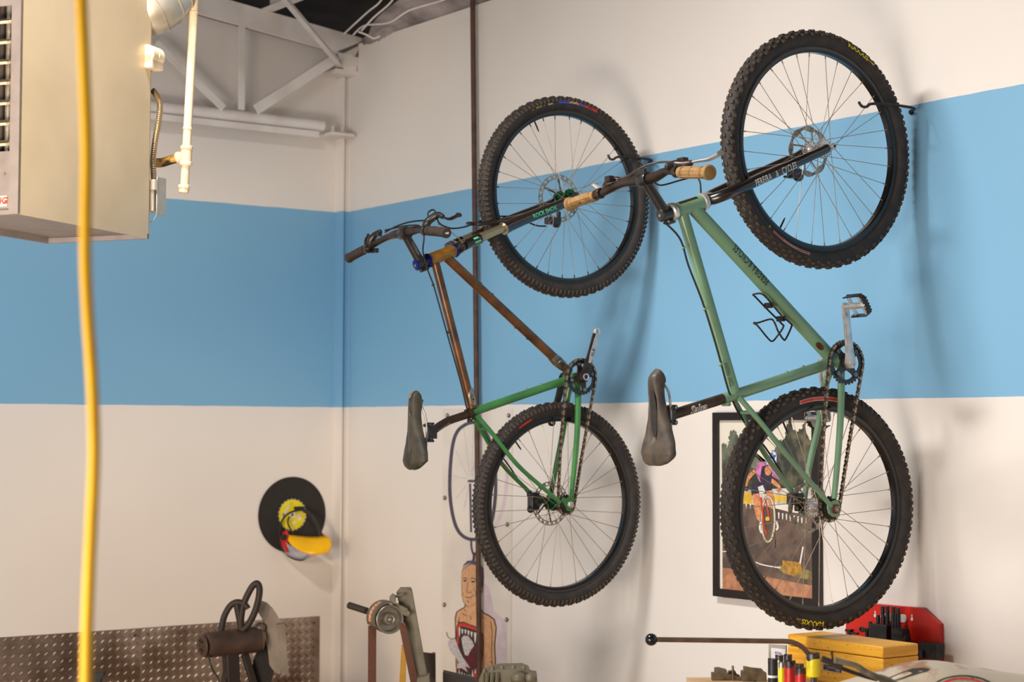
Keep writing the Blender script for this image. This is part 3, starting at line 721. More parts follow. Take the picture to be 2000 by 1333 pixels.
for p, q in ((ht0 - hd * .001, -hd), (ht1 + hd * .001, hd)):
    g = MB(B.M); g.lathe([(-.004, .0228), (-.002, .0265), (.004, .0272), (.010, .0262), (.0125, .022), (.014, .0175)], p, q, 32); g.build('headset_cup', M['alu'], B.root)
# stem and bar
cap = ht0 - hd * .048; clamp = B.at(1259, 351, 0)
st0 = ht0 - hd * .030
g = MB(B.M); g.tube([ht0 - hd * .012, cap], .0195, 24); g.tube([st0, clamp], [.0165, .0150], 20); g.lathe([(-.0215, .0200), (-.019, .0215), (.019, .0215), (.0215, .0200)], clamp, X_, 24)
e = (clamp - st0).normalized(); g.box(clamp + e * .016, (.036, .010, .034), 0, None)
for s2 in (-.012, .012):
    g.lathe([(-.008, .005), (.008, .005), (.008, .003)], st0 - e * .024 + hd * s2, X_, 12, 0); g.lathe([(.008, .0042), (.010, .0042)], st0 - e * .024 + hd * s2, X_, 10, 1)
g.tube([st0 - hd * .014 - e * .026, st0 + hd * .014 - e * .026], .009, 12)
g.lathe([(0, .0195), (.003, .0195), (.0045, .016)], cap, -hd, 28); g.lathe([(.0045, .0045), (.006, .0045)], cap, -hd, 12, 1)
g.build('stem', [M['black'], M['steel']], B.root, 0.001)
bar = P3(B, (1112, 400, -.350), (1163, 383, -.225), (1190, 371, -.165), (1215, 359, -.105), (1240, 354, -.045), (1259, 351, 0), (1279, 346, .045), (1292, 340, .075), (1306, 334, .110), (1330, 337, .190), (1384, 337, .335))
bp = smooth_path(bar, 6); g = MB(B.M)
g.tube(bp, [.0112 + (.0046 * math.exp(-(p.x / .075) ** 4)) for p in bp], 20); hb = g.build('handlebar', M['bar'], B.root)
def grip(bk, pts, m, mend, ridges=True, flange=.0215, r=.0165, txt=None):
    q = smooth_path(pts, 8); g = MB(bk.M); n = len(q); d = (q[-1] - q[0]).normalized()
    g.tube(q, [r * (1 + .03 * math.sin(i * 1.2)) for i in range(n)], 24)
    if ridges:
        for i in range(3, n - 3, 5): g.lathe([(-.0012, r * .9), (-.001, r * 1.085), (.001, r * 1.085), (.0012, r * .9)], q[i], d, 24)
        _, u, v = frame_of(d)
        for k in range(6):
            a = 2 * PI * k / 6 + .3; g.tube([p + (u * math.cos(a) + v * math.sin(a)) * r for p in q[2:-2]], .0016, 6)
        g.lathe([(-.006, r), (-.002, flange), (.006, flange), (.009, flange * .88)], q[-1], d, 28)
        g.lathe([(.0088, flange * .7), (.0095, flange * .65)], q[-1], d, 24, 1)
    else:
        for i in range(2, n - 1): g.lathe([(-.001, r * .95), (0, r * 1.05), (.001, r * .95)], q[i], d, 20)
        g.lathe([(-.004, r), (-.002, r * 1.13), (.004, r * 1.13), (.006, r * .98)], q[-1], d, 28)
        if txt:
            a_, u, v = frame_of(d, Z_); text_on(g, txt, lambda x, y: q[-1] + d * .0068 + v * (-x) * 1.0 + u * y, .010, 1, bold=.05)
    return g.build('handlebar_grip', [M[m], M[mend]], bk.root)
grip(B, P3(B, (1329, 337, .188), (1355, 337, .255), (1384, 337, .334)), 'gum', 'gumdirt')
grip(B, P3(B, (1164, 382, -.223), (1140, 389, -.285), (1114, 399, -.345)), 'gum', 'gumdirt')
def lever(bk, clampx, body, blade, mb_, bl, hoods=None):
    g = MB(bk.M); g.lathe([(-.008, .0150), (-.006, .0165), (.006, .0165), (.008, .0150)], clampx, X_, 20)
    q = smooth_path(P3(bk, *body), 5); n = len(q); g.tube(q, [.008 + .0055 * math.sin(PI * (i / (n - 1)) ** .8) for i in range(n)], 14)
    g.beam(clampx, q[n // 2], .014, .012)
    for hp in hoods or []: g.box(bk.at(*hp[0]), hp[1])
    o = g.build('brake_lever', M[mb_], bk.root, .0012)
    q = smooth_path(P3(bk, *blade), 5); n = len(q); g = MB(bk.M)
    g.tube(q, [.0035 + .0022 * abs(math.sin(2.4 * i / n)) + (.003 if i == n - 1 else 0) for i in range(n)], 12, sx=1.0, sy=1.6); g.build('lever_blade', M[bl], o)
lever(B, B.at(1322, 336, .170), [(1300, 328, .13, )[:3], (1318, 322, .14), (1335, 322, .165), (1352, 318, .19)], [(1352, 317, .19), (1368, 314, .215), (1385, 311, .24), (1402, 303, .27), (1408, 299, .285)], 'bar', 'alu', [((1333, 316, .150), (.030, .020, .022))])
lever(B, B.at(1172, 378, -.200), [(1212, 352, -.15), (1200, 354, -.17), (1186, 361, -.19), (1180, 370, -.20)], [(1182, 368, -.21), (1174, 371, -.23), (1166, 366, -.255), (1161, 362, -.270)], 'bar', 'alu', [((1190, 350, -.165), (.026, .018, .018))])
tubep(B, 'brake_hose', [(1208, 351, -.15), (1225, 345, -.09), (1242, 334, -.04), (1265, 322, 0), (1290, 317, .04), (1310, 317, .10), (1320, 321, .13)], .0034, 'brcable', B.root, 10, smooth=8)
tubep(B, 'brake_hose', [(1305, 328, .12), (1292, 331, .08), (1282, 337, .04), (1276, 350, .0), (1290, 362, -.03), (1330, 352, -.03), (1358, 346, -.02), (1367, 356, -.01), (1369, 376, 0), (1372, 382, -.03), (1400, 372, -.055), (1460, 352, -.06), (1530, 340, -.06)], .0026, 'cable', B.root, 10, smooth=8)
tubep(B, 'brake_hose', [(1296, 436, .0), (1304, 440, .01), (1322, 458, .018), (1333, 478, .020), (1345, 520, .020), (1372, 590, .020), (1399, 676, .020), (1421, 757, .018), (1434, 790, .0), (1452, 822, -.03), (1495, 875, -.055), (1530, 930, -.066), (1548, 965, -.068)], .0030, 'cable', B.root, 10, smooth=6)
for px, py in ((1335, 484), (1376, 604), (1407, 712)): g = MB(B.M); g.ball(B.at(px, py, .018), .006); g.build('cable_guide', M['sage'], frame)
# brake calipers
g = MB(B.M); c0 = B.at(1553, 340, -.047); g.box(c0, (.034, .040, .028)); g.ball(c0 + Vector((.0, .012, -.006)), .019, sc=(.8, 1, .9)); g.box(c0 + Vector((.004, -.018, .016)), (.014, .016, .030)); g.tube([c0 + Vector((0, -.02, -.01)), c0 + Vector((0, -.045, -.012))], .004, 10)
text_on(g, 'SHIMANO', lambda x, y: c0 + Vector((.0175, x * .9 + y * .2, x * .35 + y * .9)), .009, 1, sx=.7)
g.build('brake_caliper', [M['black'], M['grey']], B.root, .003)
g = MB(B.M); c0 = B.at(1553, 975, -.058); g.box(c0, (.034, .042, .036)); g.ball(c0 + Vector((.014, -.004, 0)), .018, sc=(.6, 1, 1)); g.box(c0 + Vector((0, .028, -.028)), (.02, .05, .02)); g.tube([c0 + Vector((.02, -.004, 0)), c0 + Vector((.026, -.004, 0))], .010, 20)
g.build('brake_caliper', M['black'], B.root, .003)
# seatpost + saddle
sp1 = B.at(1312, 811, 0)
g = MB(B.M); g.tube([cl, sp1], .0157, 24); fn = on_tube(foot(B.at(1343, 800, 0), cl, sp1), foot(B.at(1374, 791, 0), cl, sp1), .0159, Vector((1, 0, -.15)))
text_on(g, 'Salsa', lambda x, y: fn(x, y - .001), .031, 1, bold=.05, italic=.25, slices=4); text_on(g, 'Salsa', lambda x, y: (fn(x, y - .001) - fn(0, 0)) * 1.0 + fn(0, 0) + Vector((.0008, -.0002, -.0006)), .031, 2, bold=-.012, italic=.25, slices=4)
vs = [fn(-.026, -.0110), fn(.024, -.0100), fn(.024, -.0088), fn(-.026, -.0092)]; g.add(vs, [(0, 1, 2, 3)], 1)
post = g.build('seatpost', [M['post'], M['white'], M['matte']], B.root)
g = MB(B.M); pd = (sp1 - cl).normalized(); g.box(sp1 + pd * .006, (.036, .018, .052)); 
for zz in (-.022, .022): g.tube([sp1 + Vector((-.018, 0, zz)) , sp1 + Vector((.021, 0, zz))], .0075, 14); g.lathe([(0, .0042), (.002, .0042)], sp1 + Vector((.0205, 0, zz)), X_, 12, 1)
g.tube([sp1 + Vector((-.026, -.016, -.02)), sp1 + Vector((.026, -.016, -.02))], .006, 10); g.tube([sp1 + Vector((-.026, -.016, .02)), sp1 + Vector((.026, -.016, .02))], .006, 10)
g.build('saddle_clamp', [M['black'], M['steel']], post, .002)
sd, C = make_saddle(B, P3(B, (1281, 719, 0), (1269, 735, 0), (1268, 760, 0), (1272, 803, 0), (1274, 850, 0), (1272, 885, 0), (1276, 911, 0)), 1.14, ('saddle', 'saddle'), .052)
# cranks, ring, chain, pedals
cc = B.at(1658, 708, .070); tip = B.at(1651, 596, .088); co = Vector((bb.y, bb.z)); 
cc2 = (cc.y, cc.z); tip2 = (tip.y, tip.z)
rr_ = B.at(1652, 709, .046); chainring(B, (rr_.y, rr_.z), .046, .0655, ('black', 'black', 'steel'), 4, .75)
cc2 = (rr_.y, rr_.z); L_ = .172; u = Vector((tip.y - rr_.y, tip.z - rr_.z)).normalized() * L_; tip2 = (rr_.y + u.x, rr_.z + u.y)
g, e, f_, b = crank(B, cc2, .066, tip2, .086, None, .018, .0125); ca = g.build('crank_arm', [M['alu'], M['alu'], M['matte']], B.root); ca['label'] = 'polished silver crank arm pointing up'
fx = (2 * cc2[0] - tip2[0], 2 * cc2[1] - tip2[1])
g, e2, f2, b2 = crank(B, cc2, -.062, fx, -.082, None, .018, .0125); cb_ = g.build('crank_arm', [M['alu'], M['alu'], M['matte']], B.root); cb_['label'] = 'far crank arm pointing down behind the wheel'
TP = B.M @ Matrix.Translation(Vector((.088, tip2[0], tip2[1]))) @ Matrix.Rotation(-1.04, 4, 'X')
pedal(B, TP, B.root); pd_ = [o for o in B.root.children if o.name.startswith('pedal')][-1]; pedal_cage(TP, pd_)
TP = B.M @ Matrix.Translation(Vector((-.084, fx[0], fx[1]))) @ Matrix.Rotation(PI, 4, 'Z') @ Matrix.Rotation(1.04, 4, 'X')
pedal(B, TP, B.root, 'pedal'); pd_ = [o for o in B.root.children if o.name.startswith('pedal')][-1]; pedal_cage(TP, pd_)
make_chain(B, cc2, .0665, (rw.y, rw.z), .0375, .047, (.004, -.003))
# bottle cage
g = MB(B.M); r_ = .0028
near = P3(B, (1478, 574, 0), (1487, 574, .012), (1498, 583, .016), (1526, 616, .018), (1544, 632, .020), (1546, 638, .024), (1535, 662, .036), (1530, 663, .036), (1520, 648, .034), (1512, 629, .030), (1504, 624, .024), (1480, 631, .008), (1472, 630, 0))
far = P3(B, (1478, 574, 0), (1471, 576, -.010), (1476, 581, -.014), (1498, 604, -.016), (1526, 632, -.018), (1530, 639, -.022), (1518, 657, -.034), (1508, 667, -.036), (1498, 659, -.034), (1480, 637, -.012), (1472, 632, 0))
for q in (near, far): g.tube(smooth_path(q, 5), r_, 10)
for px, py in ((1504, 596), (1528, 622)): g.box(B.at(px - 3, py + 1, 0), (.030, .010, .016)); g.ball(B.at(px, py, .010), .004)
o = g.build('bottle_cage', M['cage'], B.root); o['label'] = 'black wire bottle cage'

# ================= left bicycle: rust brown front, leaf green rear
A = Bike(2.288, -0.035, 0.91)
A.root = thing('bicycle', A.M, 'brown and green mountain bike with black suspension fork hanging nose up, nearer the corner', 'bicycle', None)
fw = A.at(1104, 385, 0); rw = A.at(1091, 985, 0)
t = lambda px, py, c=None: ang(A, fw, px, py)[0]
l0, l1, l2 = t(1093, 208), t(1140, 217), t(1163, 228)
mk = [(None, (l0, l1), (.3385, .3505), .0009, 'bluep', False, None), (None, (l1, l2), (.3385, .3505), .0009, 'redp', False, None),
      ('ExiWolf', (l0 * .42 + l1 * .58), .3445, .0115, 'yellow', True, dict(bold=.03, italic=.2)), ('WTB', (l1 * .6 + l2 * .4), .3445, .0075, 'ink', True, dict(bold=.03)),
      ('WTB', t(1077, 209), .3400, .0070, 'white', True, dict(bold=.03, sx=1.3)), ('ExiWolf', t(1055, 214), .3400, .0070, 'yellow', True, dict(italic=.3, sx=1.1)), ('29', t(1066, 211), .3400, .0070, 'orange', True, {}), ('29', t(1044, 219), .3400, .0080, 'orange', True, {})]
make_wheel(A, fw, -0.030, 'wtb', ('greenan', .026), 'big', mk, 'black front wheel with green hub at the top', t(1054, 236), spin=.05, nip='matte')
l0, l1 = ang(A, rw, 1013, 838)[0], ang(A, rw, 1038, 823)[0]
make_wheel(A, rw, 0.022, 'wtb', ('greenan', .026), 'small', [(None, (l0, l1), (.330, .3375), .0009, 'redp', False, None)], 'black rear wheel with green hub at the bottom', ang(A, rw, 1013, 862)[0], spin=.13, nip='spoke', rear=True)
fr = MB(A.M); bb = A.at(1117, 739, 0); cl = A.at(925, 805, 0)
fr.tube([bb - X_ * .036, bb + X_ * .036], .0200, 28); fr.tube([bb, cl, A.at(917, 808, 0)], .0148, 22)
for px, py in ((1025, 755), (1053, 744)): boss(fr, bb, cl, .0148, A.at(px, py - 8, 0))
frame = fr.build('frame', [M['green'], M['steel']], A.root); frame['label'] = 'leaf green rear half of the frame'
ht0 = A.at(837, 509, 0); ht1 = A.at(886, 490, 0); hd = (ht1 - ht0).normalized()
tubep(A, 'head_tube', [ht0, ht1], .0225, 'brass', frame, 28, 'golden brown head tube')
tt0 = A.at(848, 505, 0); tt1 = A.at(922, 797, 0); dt0 = A.at(868, 499, 0); dt1 = A.at(1112, 727, 0)
tubep(A, 'top_tube', [tt0, tt1], .0150, 'rawsteel', frame, 22, 'rust brown bare steel top tube')
g = MB(A.M); g.tube([dt0, dt1], .0168, 24)
for px, py in ((938, 555), (961, 576), (1000, 650), (1024, 671)): boss(g, dt0, dt1, .0168, A.at(px, py, 0), .0042, 0)
o = g.build('down_tube', M['rawsteel'], frame); o['label'] = 'rust brown bare steel down tube'
for a, b, r in ((A.at(915, 760, 0), A.at(922, 792, 0), .0178), (A.at(1078, 697, 0), A.at(1101, 717, 0), .0200)):
    d = (b - a); g = MB(A.M); g.tube([a, a + d * .2, a + d * .42, a + d * .43, a + d * .46, a + d * .47, a + d * .8, b], [r * .86, r * .97, r, r * 1.04, r * 1.04, r, r * .97, r * .88], 26)
    g.lathe([(0, .003), (.002, .003)], a + d * .65 + X_ * (r * .98), X_, 10, 1); g.build('tube_coupler', [M['coupler'], M['matte']], frame)
st = P3(A, (931, 812, .013), (962, 848, .030), (1010, 908, .048), (1060, 953, .060), (1094, 982, .066))
cs = P3(A, (1126, 745, .018), (1129, 780, .034), (1127, 850, .046), (1121, 920, .058), (1116, 970, .064))
stays(A, frame, st, cs, [.0085, .0080, .0072], [.0125, .0105, .0085], 'green', A.at(952, 838, .024))
for sg in (1, -1):
    C0 = Vector((.064 * sg, rw.y, rw.z))
    poly = [C0 + Vector((0, .016, .055)), C0 + Vector((0, .020, .012)), C0 + Vector((0, .016, -.012)), C0 + Vector((0, .006, -.024)), C0 + Vector((0, -.008, -.022)), C0 + Vector((0, -.018, -.004)), C0 + Vector((0, -.034, .016)), C0 + Vector((0, -.028, .026)), C0 + Vector((0, -.008, .022)), C0 + Vector((0, .002, .034)), C0 + Vector((0, .004, .055))]
    g = MB(A.M); g.prism(poly, X_ * .006 * sg); g.build('dropout', M['green'], frame, .001)
g = MB(A.M); C0 = Vector((.052, rw.y, rw.z)); g.lathe([(-.12, .006), (.020, .006), (.020, .0125), (.026, .0120), (.030, .009), (.032, .004)], C0, X_, 24); g.build('axle_bolt', M['alu'], A.root)
g = MB(A.M); g.ring(Vector((.048, rw.y, rw.z)), Y_, Z_, X_, .022, lambda t: .0345 * (1 + .05 * math.cos(17 * t)), .003, 136); g.lathe([(-.016, .024), (.005, .024), (.007, .018)], (.048, rw.y, rw.z), X_, 28); g.build('cog', M['matte'], A.root)
# suspension fork
for sg in (1, -1):
    f = lambda p: Vector((p.x * sg, p.y, p.z))
    crownp = A.at(921, 472, .058); s1 = A.at(990, 444, .060)
    q = P3(A, (985, 446, .060), (994, 441, .060), (1020, 430, .060), (1080, 406, .060), (1112, 393, .059), (1122, 388, .058))
    g = MB(A.M); g.tube([f(p) for p in q], [.0235, .0225, .0205, .0190, .0170, .0150], 24); g.lathe([(0, .0235), (.004, .0245), (.008, .0225)], f(q[0]), f(q[0]) - f(q[1]), 28, 1)
    mats = [M['forkblk'], M['gold'], M['mint']]
    if sg > 0: text_on(g, 'ROCK SHOX', on_tube(q[2], A.at(1096, 400, .060), .0206, Vector((1, -.15, -.05))), .0205, 2, bold=.02, sx=.92, slices=4)
    o = g.build('fork_leg', mats, A.root); o['label'] = 'black lower leg of the suspension fork'
    g = MB(A.M); g.tube([f(crownp), f(q[1])], .0160, 24); g.build('stanchion', M['gold'], o)
g = MB(A.M); q = P3(A, (1000, 439, .060), (985, 434, .052), (950, 430, .045)); q2 = [Vector((-p.x, p.y, p.z)) for p in reversed(q)]
tp = A.at(928, 436, .020); arch = [q[0], q[1], A.at(958, 436, .045), A.at(936, 438, .028), Vector((0, tp.y, tp.z)), Vector((-.03, tp.y + .01, tp.z + .003)), q2[1], q2[2]]
g.tube(smooth_path(arch, 6), .0095, 14, sx=.8, sy=1.3); g.build('fork_arch', M['forkblk'], A.root)
g = MB(A.M); cr = A.at(908, 478, .0)
c_l = A.at(920, 473, .058); ctr_ = A.at(900, 484, 0)
for sg in (1, -1):
    f = lambda p: Vector((p.x * sg, p.y, p.z))
    g.tube([ht1 + hd * .012, f(A.at(906, 479, .030)), f(A.at(915, 475, .055))], [.022, .020, .019], 18)
    g.tube([f(A.at(908, 479, .058)), f(A.at(937, 466, .058))], [.0175, .0190], 22)
k = A.at(908, 477, .064); g.lathe([(0, .012), (.008, .012), (.010, .009), (.016, .010), (.018, .007)], A.at(906, 480, .058), A.at(896, 484, .058) - A.at(906, 480, .058), 20, 1)
text_on(g, '=', on_tube(A.at(922, 473, .058), A.at(934, 468, .058), .0186, Vector((1, -.4, 0))), .030, 2, bold=.2, slices=3)
o = g.build('fork_crown', [M['forkblk'], M['black'], M['mint']], A.root, sharp=50)
g = MB(A.M); g.lathe([(-.115, .006), (.020, .006), (.022, .010), (.028, .010), (.030, .007)], (.046, fw.y, fw.z), X_, 22); g.build('axle_skewer', M['black'], A.root)
for p, q in ((ht0, -hd), (ht1, hd)):
    g = MB(A.M); g.lathe([(-.002, .0228), (0, .0255), (.006, .0255), (.011, .0225), (.012, .018)], p, q, 32); g.build('headset_cup', M['bluean'], A.root)
clamp = A.at(790, 456, 0); st0 = ht0 - hd * .032; cap = ht0 - hd * .052
g = MB(A.M); g.tube([ht0 - hd * .012, cap], .0190, 24); g.tube([st0, clamp], [.0165, .0155], 20); g.lathe([(-.0235, .0200), (-.021, .0215), (.021, .0215), (.0235, .0200)], clamp, X_, 24); e = (clamp - st0).normalized()
g.tube([st0 - hd * .016 - e * .022, st0 + hd * .016 - e * .022], .009, 12); g.lathe([(0, .019), (.003, .019), (.0045, .015)], cap, -hd, 28, 1); g.lathe([(.0045, .004), (.006, .004)], cap, -hd, 12, 2)
text_on(g, 'THOMSON', on_tube(clamp.lerp(st0, .15), clamp.lerp(st0, .85), .0160, Vector((1, -.1, .3)), 1), .0130, 3, sx=.8, slices=3)
g.build('stem', [M['black'], M['bluean'], M['steel'], M['grey']], A.root, .001)
bar = P3(A, (681, 504, -.325), (714, 487, -.225), (740, 472, -.155), (758, 463, -.105), (773, 458, -.055), (790, 456, 0), (805, 451, .050), (818, 449, .095), (834, 451, .150), (848, 452, .200), (872, 455, .290))
bp = smooth_path(bar, 6); g = MB(A.M); g.tube(bp, [.0112 + (.0046 * math.exp(-(p.x / .085) ** 4)) for p in bp], 20); g.build('handlebar', M['bar'], A.root)
grip(A, P3(A, (836, 451, .165), (850, 452, .215), (871, 455, .290)), 'grip', 'white', False, r=.0158, txt='odi')
grip(A, P3(A, (712, 488, -.225), (698, 495, -.27), (682, 504, -.322)), 'grip', 'matte', False, r=.0158)
lever(A, A.at(830, 451, .135), [(828, 446, .12), (833, 436, .13), (842, 428, .14), (855, 420, .16), (866, 424, .185)], [(866, 425, .185), (878, 428, .21), (888, 424, .235), (896, 420, .26)], 'black', 'black', [((848, 425, .145), (.030, .016, .018))])
lever(A, A.at(718, 486, -.205), [(722, 482, -.20), (724, 470, -.195), (732, 460, -.18), (744, 452, -.15)], [(722, 480, -.20), (717, 487, -.19), (716, 470, -.235), (722, 460, -.25)], 'black', 'bar', [((738, 458, -.165), (.034, .016, .016)), ((732, 490, -.19), (.030, .016, .016))])
tubep(A, 'brake_hose', [(752, 454, -.13), (775, 442, -.08), (800, 434, 0), (828, 431, .07), (842, 434, .13)], .0030, 'cable', A.root, 10, smooth=8)
tubep(A, 'brake_hose', [(752, 450, -.13), (770, 446, -.08), (795, 441, 0), (820, 442, .03), (828, 462, .03), (826, 490, .025), (832, 518, .02), (838, 535, .020), (849, 565, .0175), (872, 648, .0175), (900, 748, .0175), (912, 798, .017), (924, 818, -.01), (945, 850, -.04), (990, 905, -.058), (1020, 950, -.066), (1032, 965, -.068)], .0028, 'cable', A.root, 10, smooth=6)
tubep(A, 'brake_hose', [(838, 428, .135), (836, 416, .13), (846, 410, .13), (852, 418, .14), (858, 436, .10), (880, 446, .04), (905, 444, .02), (925, 437, .01), (950, 428, -.04), (975, 423, -.06), (1010, 425, -.065), (1045, 440, -.06), (1066, 442, -.055)], .0030, 'cable', A.root, 10, smooth=8)
tubep(A, 'lockout_cable', [(856, 438, .14), (870, 446, .10), (884, 456, .07), (898, 468, .064), (904, 476, .062)], .0018, 'spoke', A.root, 8, smooth=6)
for px, py in ((846, 557), (874, 650)): g = MB(A.M); g.ball(A.at(px, py, .014), .0055); g.build('cable_guide', M['rawsteel'], frame)
g = MB(A.M); c0 = A.at(1078, 432, -.045); g.box(c0, (.032, .050, .026)); g.ball(c0 + Vector((0, .020, -.008)), .018, sc=(.8, 1, .9)); g.box(c0 + Vector((0, .030, .018)), (.014, .014, .04)); g.build('brake_caliper', M['black'], A.root, .004)
g = MB(A.M); c0 = A.at(1042, 980, -.058); g.box(c0, (.034, .034, .066)); g.ball(c0 + Vector((.008, .012, .0)), .022, sc=(.6, 1, 1)); g.ball(c0 + Vector((.0, -.016, .026)), .012); g.ball(c0 + Vector((.0, -.012, -.028)), .014)
g.build('brake_caliper', M['black'], A.root, .004)
# post and saddle
pts = P3(A, (917, 809, 0), (880, 821, 0), (868, 827, 0), (858, 833, 0), (842, 845, 0))
g = MB(A.M); g.tube(smooth_path(pts, 5), .0142, 22); g.tube([A.at(921, 806, 0), A.at(912, 810, 0)], .0185, 26)
cb = A.at(919, 822, .006); g.tube([cb - X_ * .014, cb + X_ * .016], .006, 14); g.lathe([(0, .0035), (.003, .0035)], cb + X_ * .016, X_, 12, 1)
fn = on_tube(pts[4], pts[2], .0150, Vector((1, 0, -.4))); text_on(g, 'THOMSON', lambda x, y: fn(x + .016, y - .002), .0120, 2, sx=.95, bold=.01, slices=3)
post = g.build('seatpost', [M['post'], M['steel'], M['grey']], A.root)
e = pts[-1]; g = MB(A.M); g.box(e + Vector((0, .002, 0)), (.034, .026, .044)); g.tube([e + Vector((-.027, -.012, -.024)), e + Vector((.027, -.012, -.024))], .006, 12); g.tube([e + Vector((-.027, -.012, .024)), e + Vector((.027, -.012, .024))], .006, 12)
for zz in (-.03, .03): g.tube([e + Vector((0, .012, zz)), e + Vector((0, -.016, zz))], .004, 10)
g.build('saddle_clamp', M['black'], post, .002)
make_saddle(A, P3(A, (811, 762, 0), (801, 774, 0), (799, 807, 0), (800, 850, 0), (800, 885, 0), (799, 905, 0), (804, 919, 0)), 1.06, ('saddle2', 'gum'), .054, patch=(.09, .19), slot=False)
# drivetrain
rr_ = A.at(1135, 737, .046); cc2 = (rr_.y, rr_.z); tip = A.at(1167, 646, .088)
chainring(A, cc2, .046, .0640, ('black', 'bar', 'steel'), 4, .25, spider=True)
u = Vector((tip.y - rr_.y, tip.z - rr_.z)).normalized() * .170; tip2 = (rr_.y + u.x, rr_.z + u.y); fx = (rr_.y - u.x, rr_.z - u.y)
g, e, f_, b = crank(A, cc2, .064, tip2, .084, None, .020, .0125, hollow=True)
o = Vector((.078, tip2[0], tip2[1])) - e * .012; vs = []
for s_, hw_, xx in ((-.012, .007, .0935), (-.035, .010, .0915), (-.090, .010, .0855), (-.118, .006, .0805)): p = Vector((xx, tip2[0], tip2[1])) + e * s_; vs += [p - f_ * hw_, p + f_ * hw_]
g.add(vs, [(0, 1, 3, 2), (2, 3, 5, 4), (4, 5, 7, 6)], 3)
pm = Vector((.0875, tip2[0], tip2[1])) - e * .078; text_on(g, 'SLX', lambda x, y: pm + e * (x * 1.0) - f_ * (-y) * 1.0 + X_ * (.0018 + x * .09), .014, 2, bold=.03, italic=.2, space=1.3)
o = g.build('crank_arm', [M['bar'], M['alu'], M['matte'], M['alu']], A.root); o['label'] = 'grey and silver crank arm pointing up without a pedal'
g, e, f_, b = crank(A, cc2, -.060, fx, -.080, None, .020, .0125, hollow=True); o = g.build('crank_arm', [M['matte'], M['bar'], M['matte']], A.root); o['label'] = 'dark far crank arm pointing down without a pedal'
make_chain(A, cc2, .0650, (rw.y, rw.z), .0350, .047, (.005, -.003))

# ------------------------------------------------------------------ wall hooks that carry the front wheels
for bk, px0, py0, px1, py1, lab in ((B, 1706, 203, 1757, 205, 'black hook on the wall holding the front wheel of the sage green bike'), (A, 1209, 307, 1257, 301, 'black hook on the wall holding the front wheel of the brown bike')):
    c0 = bk.at(px0, py0, .034); z_ = c0.z + .004
    L_ = lambda v, u, w: bk.M @ Vector((v, u, w))
    w0 = L_(-.030, 0, z_); w0.y = 0
    g = MB(); g.tube(smooth_path([w0, L_(-.026, -.014, z_), L_(.026, -.046, z_), L_(.036, c0.y * .5 - .03, z_), L_(.034, c0.y - .004, z_ - .004), L_(.018, c0.y - .014, z_ - .012), L_(-.008, c0.y - .010, z_ - .006), L_(-.030, c0.y - .002, z_ + .010)], 6), .0045, 12)
    g.lathe([(0, .009), (.004, .009), (.006, .005)], w0, (0, -1, 0), 20)
    tag(g.build('wall_hook', M['matte']), lab, 'hook')
# ------------------------------------------------------------------ more materials
M['heater'] = mat('beige_grey_sheet_metal', rgb(214, 196, 166), 0.38, 0.2, rgb(200, 182, 152), 3, bump=0.05, bscale=500)
M['heatgrey'] = mat('grey_heater_front', rgb(140, 130, 128), 0.45, 0.3)
M['cream'] = mat('cream_painted_pipe', rgb(232, 214, 186), 0.4, 0, rgb(206, 180, 144), 20, 0.5, 0.75)
M['ochre'] = mat('ochre_smeared_pipe', rgb(190, 150, 70), 0.5, 0, rgb(48, 36, 26), 26, 0.42, 0.5)
M['galv'] = mat('galvanised_duct', rgb(196, 190, 180), 0.4, 0.6, rgb(170, 162, 150), 10)
M['conduit'] = mat('flexible_steel_conduit', rgb(170, 150, 120), 0.4, 0.6)
M['rustpipe'] = mat('brown_rusty_pipe', rgb(84, 58, 44), 0.6, 0.1, rgb(62, 42, 33), 20)
M['poster'] = mat('glossy_white_banner', rgb(226, 219, 210), 0.35, 0, rgb(214, 206, 198), 4)
M['flesh'] = mat('printed_flesh', rgb(214, 168, 128), 0.5, 0, rgb(200, 150, 110), 60)
M['inkp'] = mat('printed_dark_ink', rgb(54, 40, 44), 0.5)
M['inkv'] = mat('printed_slate_violet', rgb(84, 80, 106), 0.5, 0, rgb(64, 60, 86), 90)
M['lips'] = mat('printed_red', rgb(196, 62, 50), 0.5)
M['maroon'] = mat('printed_maroon', rgb(72, 26, 36), 0.5, 0, rgb(100, 24, 44), 50)
M['pwhite'] = mat('printed_white', rgb(224, 220, 216), 0.5)
M['pgrey'] = mat('printed_grey', rgb(172, 168, 172), 0.5, 0, rgb(208, 204, 206), 140, .45, .55)
M['lilac'] = mat('printed_lilac', rgb(214, 198, 206), 0.5)
M['frameblk'] = mat('black_wood_frame', rgb(34, 28, 26), 0.4)
def photo_mat(name, c1, c2, sc, lo=.4, hi=.6): return mat(name, c1, 0.3, 0, c2, sc, lo, hi, detail=6)
M['sky_p'] = photo_mat('photo_pale_sky', rgb(226, 220, 206), rgb(216, 208, 194), 4)
M['tree_p'] = photo_mat('photo_dark_trees', rgb(52, 56, 50), rgb(110, 104, 84), 24, .45, .7)
M['tree2_p'] = photo_mat('photo_grey_trees', rgb(120, 122, 104), rgb(70, 80, 72), 22)
M['dirt_p'] = photo_mat('photo_dark_dirt', rgb(112, 92, 80), rgb(82, 68, 62), 18)
M['dirt2_p'] = photo_mat('photo_pink_track', rgb(186, 132, 98), rgb(160, 110, 84), 40)
M['hay_p'] = photo_mat('photo_hay', rgb(188, 142, 56), rgb(150, 108, 46), 60)
M['grass_p'] = photo_mat('photo_dry_grass', rgb(150, 138, 76), rgb(116, 98, 66), 40)
M['banner_p'] = photo_mat('photo_yellow_banner', rgb(226, 190, 70), rgb(200, 160, 60), 30)
